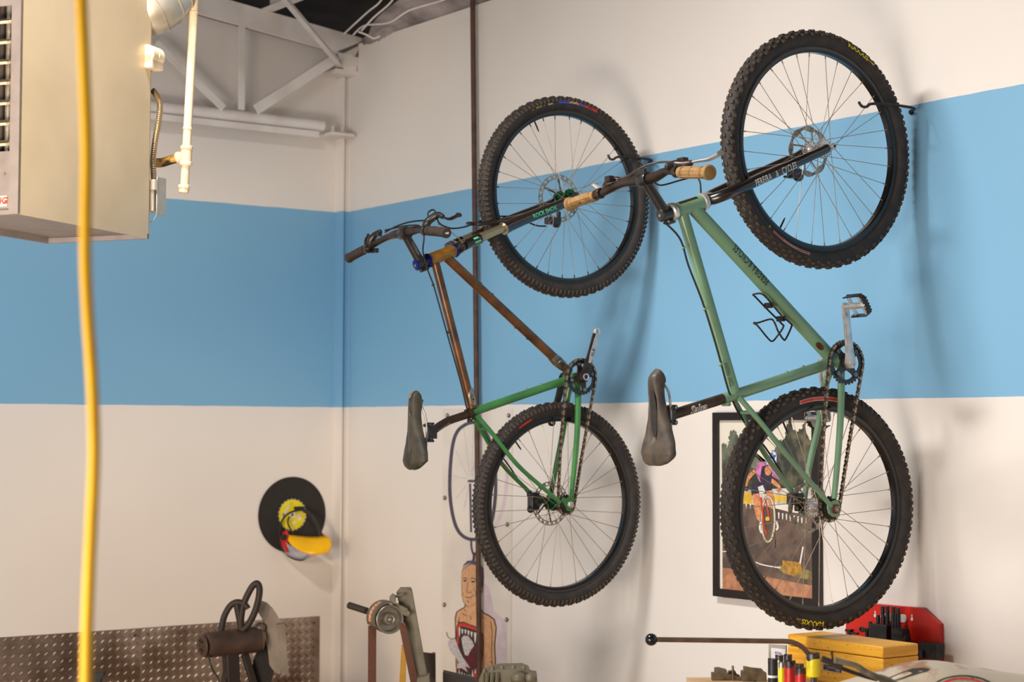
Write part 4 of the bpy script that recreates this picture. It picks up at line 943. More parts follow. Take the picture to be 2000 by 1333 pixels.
M['tent_p'] = photo_mat('photo_pale_tent', rgb(214, 206, 196), rgb(160, 156, 150), 30)
M['skin_p'] = photo_mat('photo_skin', rgb(216, 148, 104), rgb(188, 118, 80), 60)
M['pink_p'] = photo_mat('photo_pink_jersey', rgb(206, 128, 176), rgb(170, 96, 150), 50)
M['navy_p'] = photo_mat('photo_navy_kit', rgb(40, 36, 54), rgb(60, 54, 72), 50)
M['helm_p'] = photo_mat('photo_blue_helmet', rgb(210, 216, 232), rgb(60, 84, 160), 90, .45, .55)
M['redframe_p'] = photo_mat('photo_red_bicycle', rgb(206, 66, 40), rgb(180, 50, 34), 30)
M['plate'] = None
M['yshield'] = mat('yellow_plastic_brow_guard', rgb(246, 190, 6), 0.35, 0, rgb(238, 176, 4), 8)
M['redpl'] = mat('red_plastic', rgb(196, 40, 30), 0.4)
M['sawyellow'] = mat('yellow_coated_blade', rgb(232, 216, 20), 0.4)
M['disc'] = mat('black_abrasive_disc', rgb(34, 31, 30), 0.85, 0, rgb(44, 40, 37), 200, bump=.3, bscale=900)
M['castdark'] = mat('dusty_dark_casting', rgb(52, 42, 38), 0.6, 0.1, rgb(46, 38, 35), 14, bump=.1)
M['brownmotor'] = mat('dusty_brown_motor', rgb(88, 66, 54), 0.6, 0.1, rgb(56, 44, 40), 9)
M['guard'] = mat('grey_metal_guard', rgb(124, 112, 98), 0.45, 0.2, rgb(98, 86, 74), 8)
M['olive'] = mat('olive_grey_machine_paint', rgb(116, 107, 86), 0.5, 0.1, rgb(96, 88, 70), 12)
M['belt'] = mat('brown_sanding_belt', rgb(126, 84, 66), 0.9, 0, rgb(110, 72, 56), 200)
M['wheelalu'] = mat('turned_grey_wheel', rgb(176, 168, 156), 0.35, 0.8)
M['wood'] = None
M['redpanel'] = mat('red_painted_panel', rgb(206, 34, 20), 0.4, 0, rgb(190, 26, 18), 5)
M['blacktool'] = mat('blued_tool_steel', rgb(36, 36, 38), 0.45, 0.3, rgb(50, 48, 48), 40)
M['oldgrey'] = mat('worn_grey_casting', rgb(184, 170, 150), 0.55, 0.0, rgb(150, 112, 84), 9, .56, .62, bump=.15)
M['vsteel'] = mat('oily_steel_block', rgb(120, 104, 84), 0.45, 0.6, rgb(82, 70, 56), 30)
M['holered'] = mat('red_hole_saw', rgb(190, 30, 24), 0.4, 0.1, rgb(150, 24, 20), 30)
M['holeyel'] = mat('yellow_hole_saw', rgb(226, 204, 20), 0.4, 0.1, rgb(180, 160, 30), 30, .5, .7)
M['holedark'] = mat('dark_burnt_steel', rgb(78, 70, 70), 0.4, 0.6, rgb(44, 38, 38), 60)
M['lever'] = mat('brown_grey_steel_bar', rgb(122, 98, 80), 0.35, 0.6, rgb(100, 78, 62), 20)
M['ball'] = mat('black_bakelite', rgb(20, 22, 26), 0.12, 0)
M['benchwood'] = mat('pale_bench_wood', rgb(196, 164, 120), 0.6, 0, rgb(170, 136, 92), 8)
M['yellowbar'] = mat('yellow_painted_bar', rgb(220, 160, 30), 0.5)
M['brownplate'] = mat('dark_brown_angle', rgb(76, 62, 50), 0.5, 0.3)
M['clear'] = mat('clear_plastic', rgb(210, 220, 240), 0.08, 0, alpha=0.35)

def wood_mat():
    m = bpy.data.materials.new('varnished_yellow_wood'); m.use_nodes = True; nt = m.node_tree; b = nt.nodes['Principled BSDF']
    tc = nt.nodes.new('ShaderNodeTexCoord'); mp = nt.nodes.new('ShaderNodeMapping'); mp.inputs['Scale'].default_value = (3, 3, 40)
    nt.links.new(tc.outputs['Object'], mp.inputs['Vector'])
    n = nt.nodes.new('ShaderNodeTexNoise'); n.inputs['Scale'].default_value = 2.2; n.inputs['Detail'].default_value = 6
    nt.links.new(mp.outputs[0], n.inputs['Vector'])
    r = nt.nodes.new('ShaderNodeValToRGB'); r.color_ramp.elements[0].position = .35; r.color_ramp.elements[1].position = .7
    r.color_ramp.elements[0].color = rgb(236, 176, 48); r.color_ramp.elements[1].color = rgb(206, 142, 40)
    nt.links.new(n.outputs['Fac'], r.inputs['Fac'])
    n2 = nt.nodes.new('ShaderNodeTexNoise'); n2.inputs['Scale'].default_value = 130; nt.links.new(tc.outputs['Object'], n2.inputs['Vector'])
    r2 = nt.nodes.new('ShaderNodeValToRGB'); r2.color_ramp.elements[0].position = .66; r2.color_ramp.elements[1].position = .72; r2.color_ramp.elements[0].color = (1, 1, 1, 1); r2.color_ramp.elements[1].color = (.45, .3, .2, 1)
    nt.links.new(n2.outputs['Fac'], r2.inputs['Fac'])
    mx = nt.nodes.new('ShaderNodeMix'); mx.data_type = 'RGBA'; mx.blend_type = 'MULTIPLY'; mx.inputs[0].default_value = 1
    nt.links.new(r.outputs[0], mx.inputs[6]); nt.links.new(r2.outputs[0], mx.inputs[7]); nt.links.new(mx.outputs[2], b.inputs['Base Color'])
    b.inputs['Roughness'].default_value = .42
    return m
M['wood'] = wood_mat()
M['plate'] = mat('tread_plate_steel', rgb(172, 156, 144), 0.30, 0.8, rgb(124, 104, 90), 5)

# ------------------------------------------------------------------ tread plate on the left wall
def tread(name, y0, y1, ztop, lab):
    g = MB(); x = XL + .004
    g.box(((XL + x) / 2 + .0005, (y0 + y1) / 2, ztop / 2 + .1), (.004, y1 - y0, ztop - .2))
    z = ztop - .012; k = 0; s_ = .0365
    while z > .345:
        n = int((y1 - y0) / s_); off = (k % 2) * s_ / 2
        for i in range(n):
            yy = y0 + .010 + off + i * s_
            if yy > y1 - .008: continue
            a = (.72 if k % 2 == 0 else -.72)
            dy, dz = math.cos(a), math.sin(a); L, W, H = .0145, .0050, .0042
            c = Vector((x + .0004, yy, z)); u = Vector((0, dy, dz)); v_ = Vector((0, -dz, dy))
            base = [c + u * L, c + u * L * .4 + v_ * W, c - u * L * .4 + v_ * W, c - u * L, c - u * L * .4 - v_ * W, c + u * L * .4 - v_ * W]
            top = [c + Vector((H, 0, 0)) + u * L * .55, c + Vector((H, 0, 0)) - u * L * .55]
            g.add(base + top, [(0, 1, 6), (1, 2, 7, 6), (2, 3, 7), (3, 4, 7), (4, 5, 6, 7), (5, 0, 6)], 0)
        z -= s_ / 2; k += 1
    for yy in (y0 + .03, y1 - .03): g.lathe([(0, .006), (.003, .005)], (x, yy, ztop - .03), (1, 0, 0), 10, 1)
    tag(g.build(name, [M['plate'], M['castdark']], sharp=20), lab, 'metal plate')
tread('tread_plate', -2.6, -1.022, .659, 'dull steel tread plate on the left wall below the heater, left of the seam')
tread('tread_plate', -1.018, -.115, .660, 'shinier steel tread plate on the left wall behind the cutoff saw')

# ------------------------------------------------------------------ unit heater hanging at the left
D1 = Vector((-.559837, .828603, 0)).normalized(); D2 = Vector((-D1.y, D1.x, 0))
HP = deep(35, 418, 4.58); HL, HW, HH = .62, .345, 1.25; hz = HP.z  # casing carried higher out of view so that it shades the left wall
HM = Matrix.Translation(HP)
heat = thing('unit_heater', HM, 'beige ceiling hung unit heater with louvred front at upper left', 'heater')
hc = lambda a, b, z: HP + D1 * a + D2 * b + Z_ * z
RH = Matrix((D1, D2, Z_)).transposed()
g = MB()                                         # side, back and bottom shells
g.prism([hc(0, 0, 0), hc(HL, 0, 0), hc(HL, 0, HH), hc(0, 0, HH)], D2 * .004)
g.prism([hc(0, HW, 0), hc(HL, HW, 0), hc(HL, HW, HH), hc(0, HW, HH)], -D2 * .004)
g.prism([hc(HL, 0, 0), hc(HL, HW, 0), hc(HL, HW, HH), hc(HL, 0, HH)], -D1 * .004)
g.prism([hc(0, 0, HH), hc(HL, 0, HH), hc(HL, HW, HH), hc(0, HW, HH)], -Z_ * .004)
g.build('casing', M['heater'], heat, .0015)
g = MB(); g.prism([hc(.004, .004, .012), hc(HL - .004, .004, .012), hc(HL - .004, HW - .004, .012), hc(.004, HW - .004, .012)], Z_ * .004)
g.prism([hc(0.0, HW, -.004), hc(HL, HW, -.004), hc(HL, HW - .012, -.004), hc(0, HW - .012, -.004)], Z_ * .016); g.prism([hc(HL, 0, -.002), hc(HL, HW, -.004), hc(HL - .010, HW, -.004), hc(HL - .010, 0, -.002)], Z_ * .014)
g.build('bottom_pan', M['heatgrey'], heat)
zt, zb = .545, .163
g = MB()
g.prism([hc(-.001, 0, 0), hc(-.001, .028, 0), hc(-.001, .028, HH), hc(-.001, 0, HH)], D1 * .010)
g.prism([hc(-.001, HW - .028, 0), hc(-.001, HW, 0), hc(-.001, HW, HH), hc(-.001, HW - .028, HH)], D1 * .010)
g.prism([hc(.004, .028, 0), hc(.004, HW - .028, 0), hc(.004, HW - .028, zb), hc(.004, .028, zb)], D1 * .006)
g.prism([hc(.004, .028, zt - .005), hc(.004, HW - .028, zt - .005), hc(.004, HW - .028, HH), hc(.004, .028, HH)], D1 * .006)
g.build('front_frame', M['heatgrey'], heat, .001)
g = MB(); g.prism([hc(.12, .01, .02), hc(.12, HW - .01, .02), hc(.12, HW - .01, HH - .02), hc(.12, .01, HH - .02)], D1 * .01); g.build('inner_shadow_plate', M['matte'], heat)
for b_ in (.055, .078, .100, .13, .16, .19, .22, .25, .28):
    g = MB(); g.tube([hc(.06, b_, .03), hc(.06, b_, .9)], .009, 14); g.build('heat_exchanger_tube', M['castdark'] if b_ not in (.078, .16, .25) else M['steel'], heat)
for k in range(7):
    z = .505 - k * .0525; g = MB(); prof = []
    for i in range(6): t = i / 5; prof.append((-.016 + .042 * t, -.010 + .016 * t ** 1.6))
    vs = []
    for b_ in (.030, HW - .030):
        for a_, dz in prof: vs.append(hc(a_, b_, z + dz))
        for a_, dz in reversed(prof): vs.append(hc(a_ + .001, b_, z + dz - .006))
    n_ = 12; fs = [(i, (i + 1) % n_, (i + 1) % n_ + n_, i + n_) for i in range(n_)] + [tuple(range(n_)), tuple(range(n_, 2 * n_))]
    g.add(vs, fs); g.build('louver', M['heater'], heat)
g = MB(); g.prism([hc(.003, .036, .022), hc(.003, .17, .022), hc(.003, .17, .048), hc(.003, .036, .048)], -D1 * .0015)
text_on(g, 'NG', lambda x, y: hc(.0010, .052 - x, .036 + y), .024, 1, bold=.05, italic=.15)
text_on(g, 'NG', lambda x, y: hc(.0011, .053 - x, .0345 + y * .35), .024, 2, bold=.03, italic=.15)
g.build('name_plate', [M['white'], M['redp'], M['matte']], heat)
g = MB(); g.lathe([(0, .004), (.003, .003)], hc(.003, .045, .105), -D1, 10); g.build('screw', M['steel'], heat)
hb = lambda px, py, b_=.03: (lambda p: p)(deep(px, py, 5.22))
# flue duct elbow
g = MB(); c0 = hc(HL - .01, .10, .60)
path = [deep(276, 20, 5.25), deep(300, 12, 5.25), deep(320, -5, 5.27), deep(334, -32, 5.29), deep(338, -70, 5.3), deep(338, -120, 5.3)]
g.tube(smooth_path(path, 6), .082, 36)
q = smooth_path(path, 6)
for i in range(2, len(q) - 2, 4): g.lathe([(-.003, .081), (0, .0855), (.003, .081)], q[i], q[i + 1] - q[i - 1], 36)
tag(g.build('flue_elbow', M['galv'], heat), None)
# thermostat knob box, conduit, junction box
g = MB(); p = deep(304, 112, 5.20); g.tube([p - D1 * .05, p + D1 * .012], .028, 18, ref=Z_, sx=1, sy=.9); g.box(p - Z_ * .02 - D1 * .02, (.06, .04, .04), 0, RH); p2 = deep(306, 110, 5.18); g.lathe([(0, .012), (.008, .012), (.010, .006)], p2, -FWD, 16); g.build('thermostat_switch', M['cream'], heat, .002)
path = [deep(297, 176, 5.22), deep(304, 184, 5.22), deep(312, 205, 5.22), deep(310, 235, 5.22), deep(303, 275, 5.22), deep(299, 310, 5.22), deep(300, 345, 5.22), deep(301, 366, 5.22)]
q = smooth_path(path, 24); g = MB(); g.tube(q, [.0085 + .0010 * math.sin(i * 2.1) for i in range(len(q))], 14)
o = g.build('flexible_conduit', M['conduit'], heat); o['label'] = 'ribbed metal conduit'
g = MB(); p = deep(300, 384, 5.20); g.box(p, (.05, .030, .09), 0, RH); g.box(p + Z_ * .0 + RIGHT * .022, (.05, .003, .11), 0, RH)
g.lathe([(0, .012), (.03, .012)], deep(301, 372, 5.18), Z_, 14); g.build('junction_box', M['galv'], heat, .002)
g = MB(); g.tube(smooth_path([deep(309, 386, 5.2), deep(312, 398, 5.2), deep(307, 414, 5.2), deep(301, 428, 5.2), deep(292, 435, 5.2)], 6), .0012, 6); g.build('thin_wire', M['cream'], heat)

# gas drop pipe
gp = thing('gas_pipe', deep(358, 380, 5.3), 'cream painted vertical gas pipe with tee and cap beside the heater', 'pipe')
pa, pb = deep(383, -60, 5.3), deep(360, 372, 5.3)
pt = lambda t: pa.lerp(pb, t); dd = (pb - pa).normalized()
g = MB(); g.tube([pa, pb], .0125, 24)
for t in (.195, .72): g.lathe([(-.003, .0125), (-.002, .0142), (.002, .0142), (.003, .0125)], pt(t), dd, 24)
g.build('pipe_run', M['cream'], gp)
g = MB(); tc_ = deep(364, 304, 5.3); g.lathe([(-.029, .0165), (-.027, .0185), (-.020, .0185), (-.018, .0165), (.018, .0165), (.020, .0185), (.027, .0185), (.029, .0165)], tc_, dd, 28)
e = (deep(330, 313, 5.32) - tc_).normalized(); g.lathe([(.008, .0155), (.020, .0155), (.022, .0175), (.030, .0175)], tc_, e, 28); g.build('tee_fitting', M['cream'], gp)
g = MB(); g.tube(smooth_path([tc_ + e * .022, deep(332, 313, 5.31), deep(315, 318, 5.3), deep(292, 318, 5.27)], 5), .0135, 22); g.build('branch_nipple', M['ochre'], gp)
g = MB(); g.lathe([(-.016, .0165), (-.014, .0182), (-.008, .0182), (-.006, .0160), (.006, .0155), (.009, .010)], deep(359, 372, 5.3), dd, 10); g.build('pipe_cap', M['cream'], gp)

# ------------------------------------------------------------------ yellow hose hanging close to the camera
pts = [(157, -60), (159, 0), (163, 100), (167, 200), (169.5, 300), (168, 400), (167, 500), (171, 600), (180, 740), (184, 850), (183.5, 920), (179, 1020), (174, 1130), (170, 1240), (168, 1340), (168, 1400)]
g = MB(); g.tube(smooth_path([deep(x, y, 2.1) for x, y in pts], 5), .0069, 20)
tag(g.build('air_hose', M['hose']), 'blurred yellow air hose hanging vertically in the foreground at left', 'hose')

# ------------------------------------------------------------------ brown pipe in front of the right wall
bt0 = .33
g = MB(); g.tube([(1.098, -.035, 3.56), (1.178, -.035, bt0)], .0115, 16)
tag(g.build('standing_pipe', M['rustpipe']), 'thin rusty brown pipe running up the right wall in front of the banner', 'pipe')
# ------------------------------------------------------------------ banner
bn = thing('wall_banner', (1.09, 0, .5), 'tall white printed banner of a man with a giant fanged mouth on the right wall', 'banner')
wp = lambda px, py, d=.004: on(px, py, 1, -d)
g = MB(); lift = [0.0045]
def flat(mb, pts, m, dl=None, plane=None):       # one flat printed shape, each a hair above the last
    lift[0] += .00006
    f = plane or wp
    v = [f(x, y, lift[0]) for x, y in pts]; mb.add(v, [tuple(range(len(v)))], m)
def stroke(mb, pts, wd, m, plane=None, closed=False, sm=5):
    lift[0] += .00006; f = plane or wp
    P = [Vector((x, y, 0)) for x, y in pts]; P = smooth_path(P + ([P[0]] if closed else []), sm)
    L, Rr = [], []
    for i, p in enumerate(P):
        d = (P[min(i + 1, len(P) - 1)] - P[max(i - 1, 0)]); d = Vector((d.x, d.y, 0)).normalized(); n_ = Vector((-d.y, d.x, 0))
        w_ = (wd[0] + (wd[1] - wd[0]) * i / (len(P) - 1) if isinstance(wd, tuple) else wd) / 2
        L.append(p + n_ * w_); Rr.append(p - n_ * w_)
    vs = [f(q.x, q.y, lift[0]) for q in L] + [f(q.x, q.y, lift[0]) for q in Rr]; k = len(P)
    mb.add(vs, [(i, i + 1, k + i + 1, k + i) for i in range(k - 1)], m)
def blob(cx, cy, rx, ry, n=24, a0=0, ph=0): return [(cx + rx * math.cos(2 * PI * i / n + ph), cy + ry * math.sin(2 * PI * i / n + ph)) for i in range(n)]
g.prism([(.835, -.001, 1.637), (1.362, -.001, 1.634), (1.357, -.001, .44), (.835, -.001, .44)], (0, -.0033, 0))
m_ = dict(ink=1, violet=2, flesh=3, lips=4, maroon=5, white=6, grey=7, lilac=8)
stroke(g, [(975, 840), (990, 900), (985, 980), (962, 1040), (940, 1062)], 7, m_['lilac'])
flat(g, [(941, 1135), (956, 1150), (965, 1195), (990, 1215), (990, 1333), (968, 1335), (968, 1220), (945, 1195)], m_['lilac'])
for q in [(905, 830, 918, 930), (925, 828, 921, 930), (940, 835, 923, 930), (890, 880, 915, 935), (884, 930, 912, 936), (890, 975, 914, 944), (905, 1000, 917, 945), (930, 880, 922, 932), (950, 900, 925, 936)]:
    stroke(g, [(q[0], q[1]), ((q[0] + q[2]) / 2, (q[1] + q[3]) / 2), (q[2], q[3])], .8, m_['grey'], sm=1)
wheel_pts = [(912, 828), (894, 842), (884, 870), (879, 920), (879, 970), (886, 1015), (898, 1042), (918, 1054), (940, 1050), (956, 1030), (964, 1000), (968, 955), (966, 905), (958, 865), (944, 838), (928, 826)]
stroke(g, wheel_pts, 6.5, m_['ink'], closed=True); stroke(g, wheel_pts, 5.2, m_['violet'], closed=True); stroke(g, wheel_pts, .7, m_['ink'], closed=True)
stroke(g, [(915, 942), (917, 940), (930, 941)], 5, m_['violet'], sm=2); stroke(g, [(918, 945), (919, 990), (920, 1040)], 4, m_['violet'], sm=2); stroke(g, [(920, 1056), (921, 1072), (926, 1084), (933, 1072), (932, 1050)], 4, m_['violet']); stroke(g, [(926, 1080), (925, 1094), (922, 1100)], 5, m_['maroon'])
# torso, neck and head
flat(g, [(908, 1168), (907, 1186), (898, 1191), (891, 1196), (888, 1208), (889, 1240), (890, 1300), (893, 1332), (966, 1333), (969, 1308), (967, 1262), (970, 1226), (966, 1210), (955, 1202), (945, 1197), (938, 1188), (936, 1168)], m_['ink'])
flat(g, [(909, 1170), (909, 1187), (899, 1193), (893, 1197), (890, 1209), (891, 1240), (892, 1300), (895, 1330), (964, 1331), (967, 1308), (965, 1262), (968, 1226), (964, 1211), (954, 1204), (944, 1199), (936, 1189), (934, 1168)], m_['flesh'])
head = [(914, 1102), (925, 1097), (936, 1101), (943, 1112), (944, 1130), (943, 1150), (937, 1166), (928, 1180), (918, 1186), (911, 1184), (905, 1176), (902, 1162), (902, 1135), (903, 1115)]
flat(g, [(922.5 + (x - 922.5) * 1.04, 1142 + (y - 1142) * 1.015) for x, y in head], m_['ink']); flat(g, head, m_['flesh'])
flat(g, [(903, 1118), (906, 1106), (914, 1101), (920, 1100), (912, 1106), (908, 1112), (915, 1105), (922, 1103), (929, 1105), (936, 1116), (937, 1130), (939, 1136), (938, 1146), (942, 1150), (945, 1130), (944, 1111), (936, 1100), (925, 1095), (913, 1096), (905, 1104)], m_['violet'])
for x, y, rx, ry in ((908, 1135, 3.2, 1.6), (924, 1137, 3.8, 1.7)): flat(g, blob(x, y, rx, ry), m_['ink'])
stroke(g, [(904, 1131), (908, 1129), (912, 1132)], 1.4, m_['ink']); stroke(g, [(919, 1131), (924, 1130), (930, 1134)], 1.5, m_['ink'])
stroke(g, [(914, 1138), (912, 1150), (912, 1157), (917, 1159), (921, 1156)], 1.1, m_['ink']); stroke(g, [(909, 1167), (914, 1168), (920, 1167), (925, 1163)], 1.3, m_['ink']); stroke(g, [(911, 1175), (916, 1176)], 1.4, m_['ink']); stroke(g, [(925, 1150), (929, 1158), (928, 1166)], .8, m_['ink']); stroke(g, [(905, 1158), (904, 1166)], .8, m_['ink'])
stroke(g, [(940, 1140), (943, 1142), (943, 1152), (940, 1155)], 1.0, m_['ink'])
for a in ([(902, 1198), (908, 1202), (912, 1203)], [(918, 1205), (920, 1208), (919, 1212)], [(930, 1208), (938, 1206), (946, 1208)], [(894, 1212), (897, 1224)], [(958, 1215), (961, 1240), (960, 1280), (962, 1310)], [(956, 1292), (962, 1296)], [(897, 1206), (896, 1222)], [(906, 1190), (910, 1195)]): stroke(g, a, 1.0, m_['ink'])
flat(g, [(892, 1222), (897, 1216), (906, 1215), (916, 1220), (926, 1223), (936, 1229), (944, 1241), (945, 1262), (942, 1290), (938, 1312), (932, 1328), (918, 1331), (899, 1329), (892, 1322), (894, 1302), (892, 1280), (890, 1250)], m_['ink'])
flat(g, [(893, 1223), (898, 1218), (906, 1217), (916, 1222), (926, 1225), (935, 1230), (942, 1242), (943, 1262), (940, 1290), (936, 1312), (931, 1326), (918, 1329), (900, 1327), (894, 1320), (896, 1302), (894, 1280), (892, 1250)], m_['lips'])
flat(g, [(896, 1230), (901, 1224), (916, 1228), (928, 1232), (935, 1240), (937, 1262), (934, 1290), (930, 1308), (924, 1320), (908, 1322), (898, 1316), (898, 1300), (896, 1270)], m_['ink'])
flat(g, [(905, 1265), (930, 1260), (933, 1285), (926, 1308), (912, 1312), (906, 1295)], m_['maroon'])
for x, y, w_, h_ in ((897.5, 1226, 3, 20), (903, 1229, 4, 11), (909, 1230, 4, 10), (915, 1232, 4, 11), (921, 1234, 4, 12), (928, 1236, 5, 22), (934, 1244, 3, 12)): flat(g, [(x - w_ / 2, y), (x + w_ / 2, y + 1), (x + w_ * .3, y + h_ * .7), (x, y + h_), (x - w_ * .3, y + h_ * .7)], m_['white'])
for x, y, w_, h_ in ((897, 1318, 3, 10), (902, 1320, 4, 8), (907, 1323, 4, 8), (912, 1325, 4, 8), (917, 1326, 4, 9), (923, 1324, 4, 16), (928, 1316, 3, 10)): flat(g, [(x - w_ / 2, y), (x + w_ / 2, y), (x, y - h_)], m_['white'])
flat(g, [(901, 1248), (906, 1242), (914, 1243), (922, 1252), (926, 1262), (920, 1270), (914, 1282), (908, 1280), (904, 1266)], m_['grey'])
flat(g, [(874, 1255), (880, 1248), (888, 1246), (892, 1256), (896, 1268), (904, 1285), (912, 1296), (918, 1306), (908, 1302), (914, 1314), (902, 1306), (892, 1306), (896, 1294), (888, 1282), (880, 1274), (876, 1264)], m_['grey'])
stroke(g, [(872, 1235), (874, 1244), (882, 1249), (889, 1247)], 1.0, m_['ink']); stroke(g, [(893, 1256), (896, 1262), (900, 1258)], 1.0, m_['ink'])
for px, py in ((873, 812), (993, 812), (990, 1025), (868, 973), (867, 1182), (989, 1211)):
    lift[0] += .00006; flat(g, blob(px, py, 3, 4.2), 1); flat(g, blob(px - .6, py - .3, 1.5, 2.2), 7)
g.build('printed_sheet', [M['poster'], M['inkp'], M['inkv'], M['flesh'], M['lips'], M['maroon'], M['pwhite'], M['pgrey'], M['lilac']], bn)

# ------------------------------------------------------------------ framed race photograph
fp = thing('framed_photograph', (2.9, 0, .955), 'black framed photograph of a mountain bike racer behind the green bike wheel', 'picture')
x0, x1, z0, z1, fwid = 2.628, 3.152, .956, 1.611, .028
g = MB()
for a in ([(x0, z0), (x1, z0), (x1 - fwid, z0 + fwid), (x0 + fwid, z0 + fwid)], [(x1, z0), (x1, z1), (x1 - fwid, z1 - fwid), (x1 - fwid, z0 + fwid)], [(x1, z1), (x0, z1), (x0 + fwid, z1 - fwid), (x1 - fwid, z1 - fwid)], [(x0, z1), (x0, z0), (x0 + fwid, z0 + fwid), (x0 + fwid, z1 - fwid)]):
    g.prism([(x, -.006, z) for x, z in a], (0, -.020, 0))
g.build('frame', M['frameblk'], fp, .001)
g = MB(); lift[0] = .016
g.prism([(x0 + .02, -.008, z0 + .02), (x1 - .02, -.008, z0 + .02), (x1 - .02, -.008, z1 - .02), (x0 + .02, -.008, z1 - .02)], (0, -.0078, 0))
n_ = dict(sky=0, tree=1, tree2=2, dirt=3, dirt2=4, hay=5, grass=6, ban=7, tent=8, skin=9, pink=10, navy=11, helm=12, red=13, white=14)
# corners of the print in photo pixels: left 1410, right 1597, top 816, bottom 1160..1179
def jag(pts, amp, seed):
    rnd = random.Random(seed); out = []
    for (ax_, ay), (bx, by) in zip(pts, pts[1:]):
        for i in range(8): t = i / 8; out.append((ax_ + (bx - ax_) * t + rnd.uniform(-amp, amp) * .6, ay + (by - ay) * t + rnd.uniform(-amp, amp)))
    out.append(pts[-1]); return out
flat(g, [(1411, 980)] + jag([(1411, 866), (1421, 872), (1427, 845), (1434, 838), (1441, 850), (1452, 870), (1470, 880), (1485, 900), (1500, 905)], 4, 1) + [(1500, 985)], n_['tree2'])
flat(g, [(1478, 985)] + jag([(1478, 930), (1500, 900), (1512, 880), (1518, 855), (1530, 862), (1536, 830), (1545, 818), (1556, 850), (1565, 835), (1572, 828), (1580, 855), (1590, 870), (1597, 880)], 4.5, 2) + [(1597, 985)], n_['tree'])
flat(g, [(1411, 985)] + jag([(1411, 905), (1430, 915), (1450, 905), (1470, 912), (1490, 918)], 4, 3) + [(1490, 985)], n_['tree'])
flat(g, [(1411, 958), (1460, 958), (1520, 955), (1597, 952), (1597, 985), (1411, 985)], n_['tent'])
flat(g, [(1411, 962), (1470, 962), (1470, 985), (1411, 985)], n_['ban']); flat(g, [(1500, 968), (1540, 968), (1540, 980), (1500, 980)], n_['ban'])
flat(g, [(1411, 985), (1450, 984), (1500, 990), (1540, 1000), (1597, 1010), (1597, 1162), (1411, 1140)], n_['dirt'])
for i in range(9): x = 1512 + i * 7.5; flat(g, [(x, 1000 + i * 1.5), (x + 3, 1000 + i * 1.5), (x + 2.6, 1012 + i * 1.5), (x + .6, 1012 + i * 1.5)], n_['white'])
for i in range(5): x = 1440 + i * 8; flat(g, [(x, 984), (x + 3, 984), (x + 2, 996)], n_['white'])
flat(g, [(1411, 1110), (1440, 1112), (1500, 1128), (1560, 1140), (1597, 1146), (1597, 1182), (1411, 1168)], n_['dirt2'])
flat(g, [(1515, 1108), (1545, 1100), (1560, 1108), (1597, 1122), (1597, 1136), (1560, 1130), (1530, 1120)], n_['grass'])
stroke(g, [(1411, 1078), (1430, 1080), (1470, 1096), (1490, 1104), (1525, 1110)], (1.6, 2.6), n_['white'])
flat(g, blob(1547, 1110, 18, 13) , n_['hay']); flat(g, [(1528, 1095), (1565, 1100), (1566, 1122), (1540, 1124), (1529, 1116)], n_['hay'])
flat(g, [(1567, 1068), (1570, 1069), (1564, 1102), (1561, 1101)], n_['white'])
# racer on a red bicycle
stroke(g, [(1475, 920), (1462, 934), (1456, 948), (1454, 955)], (8, 6), n_['skin']); stroke(g, [(1505, 938), (1515, 945), (1522, 954), (1518, 960)], (8, 6), n_['skin'])
flat(g, [(1478, 905), (1490, 902), (1500, 903), (1512, 910), (1521, 922), (1523, 940), (1508, 930), (1505, 945), (1488, 948), (1480, 935), (1476, 922)], n_['pink'])
flat(g, [(1488, 912), (1500, 908), (1508, 925), (1506, 948), (1490, 950), (1484, 938)], n_['navy'])
flat(g, [(1466, 950), (1480, 942), (1505, 944), (1508, 960), (1498, 966), (1484, 962), (1478, 972), (1468, 968)], n_['navy'])
flat(g, blob(1500, 920, 6.5, 9.5), n_['skin']); flat(g, [(1494, 905), (1502, 898), (1506, 884), (1513, 880), (1517, 890), (1517, 904), (1510, 908), (1500, 908)], n_['helm'])
flat(g, [(1470, 966), (1482, 964), (1486, 985), (1488, 1010), (1484, 1020), (1478, 1014), (1472, 990)], n_['skin']); flat(g, [(1496, 960), (1508, 958), (1513, 980), (1510, 996), (1502, 990)], n_['skin'])
flat(g, [(1452, 950), (1462, 952), (1460, 960), (1452, 958)], n_['navy']); flat(g, [(1480, 952), (1490, 948), (1495, 962), (1484, 966)], n_['white'])
stroke(g, blob(1500, 1015, 13, 44, 20), 5, n_['grass'], closed=True, sm=2); stroke(g, blob(1500, 1015, 13, 44, 20), 2.4, n_['tent'], closed=True, sm=2)
stroke(g, [(1486, 972), (1489, 1000), (1492, 1030), (1498, 1045)], 3.4, n_['red']); stroke(g, [(1494, 975), (1499, 995), (1503, 1018)], 2.6, n_['red']); flat(g, blob(1499, 1014, 4, 4), n_['ban'])
stroke(g, [(1486, 1020), (1484, 1032), (1488, 1042)], 4, n_['white']); stroke(g, [(1516, 1018), (1519, 1030), (1516, 1036)], 4, n_['white'])
stroke(g, [(1510, 1040), (1514, 1055), (1513, 1072)], 1.2, n_['navy'])
g.build('photo_print', [M[k] for k in ('sky_p', 'tree_p', 'tree2_p', 'dirt_p', 'dirt2_p', 'hay_p', 'grass_p', 'banner_p', 'tent_p', 'skin_p', 'pink_p', 'navy_p', 'helm_p', 'redframe_p', 'pwhite')], fp)

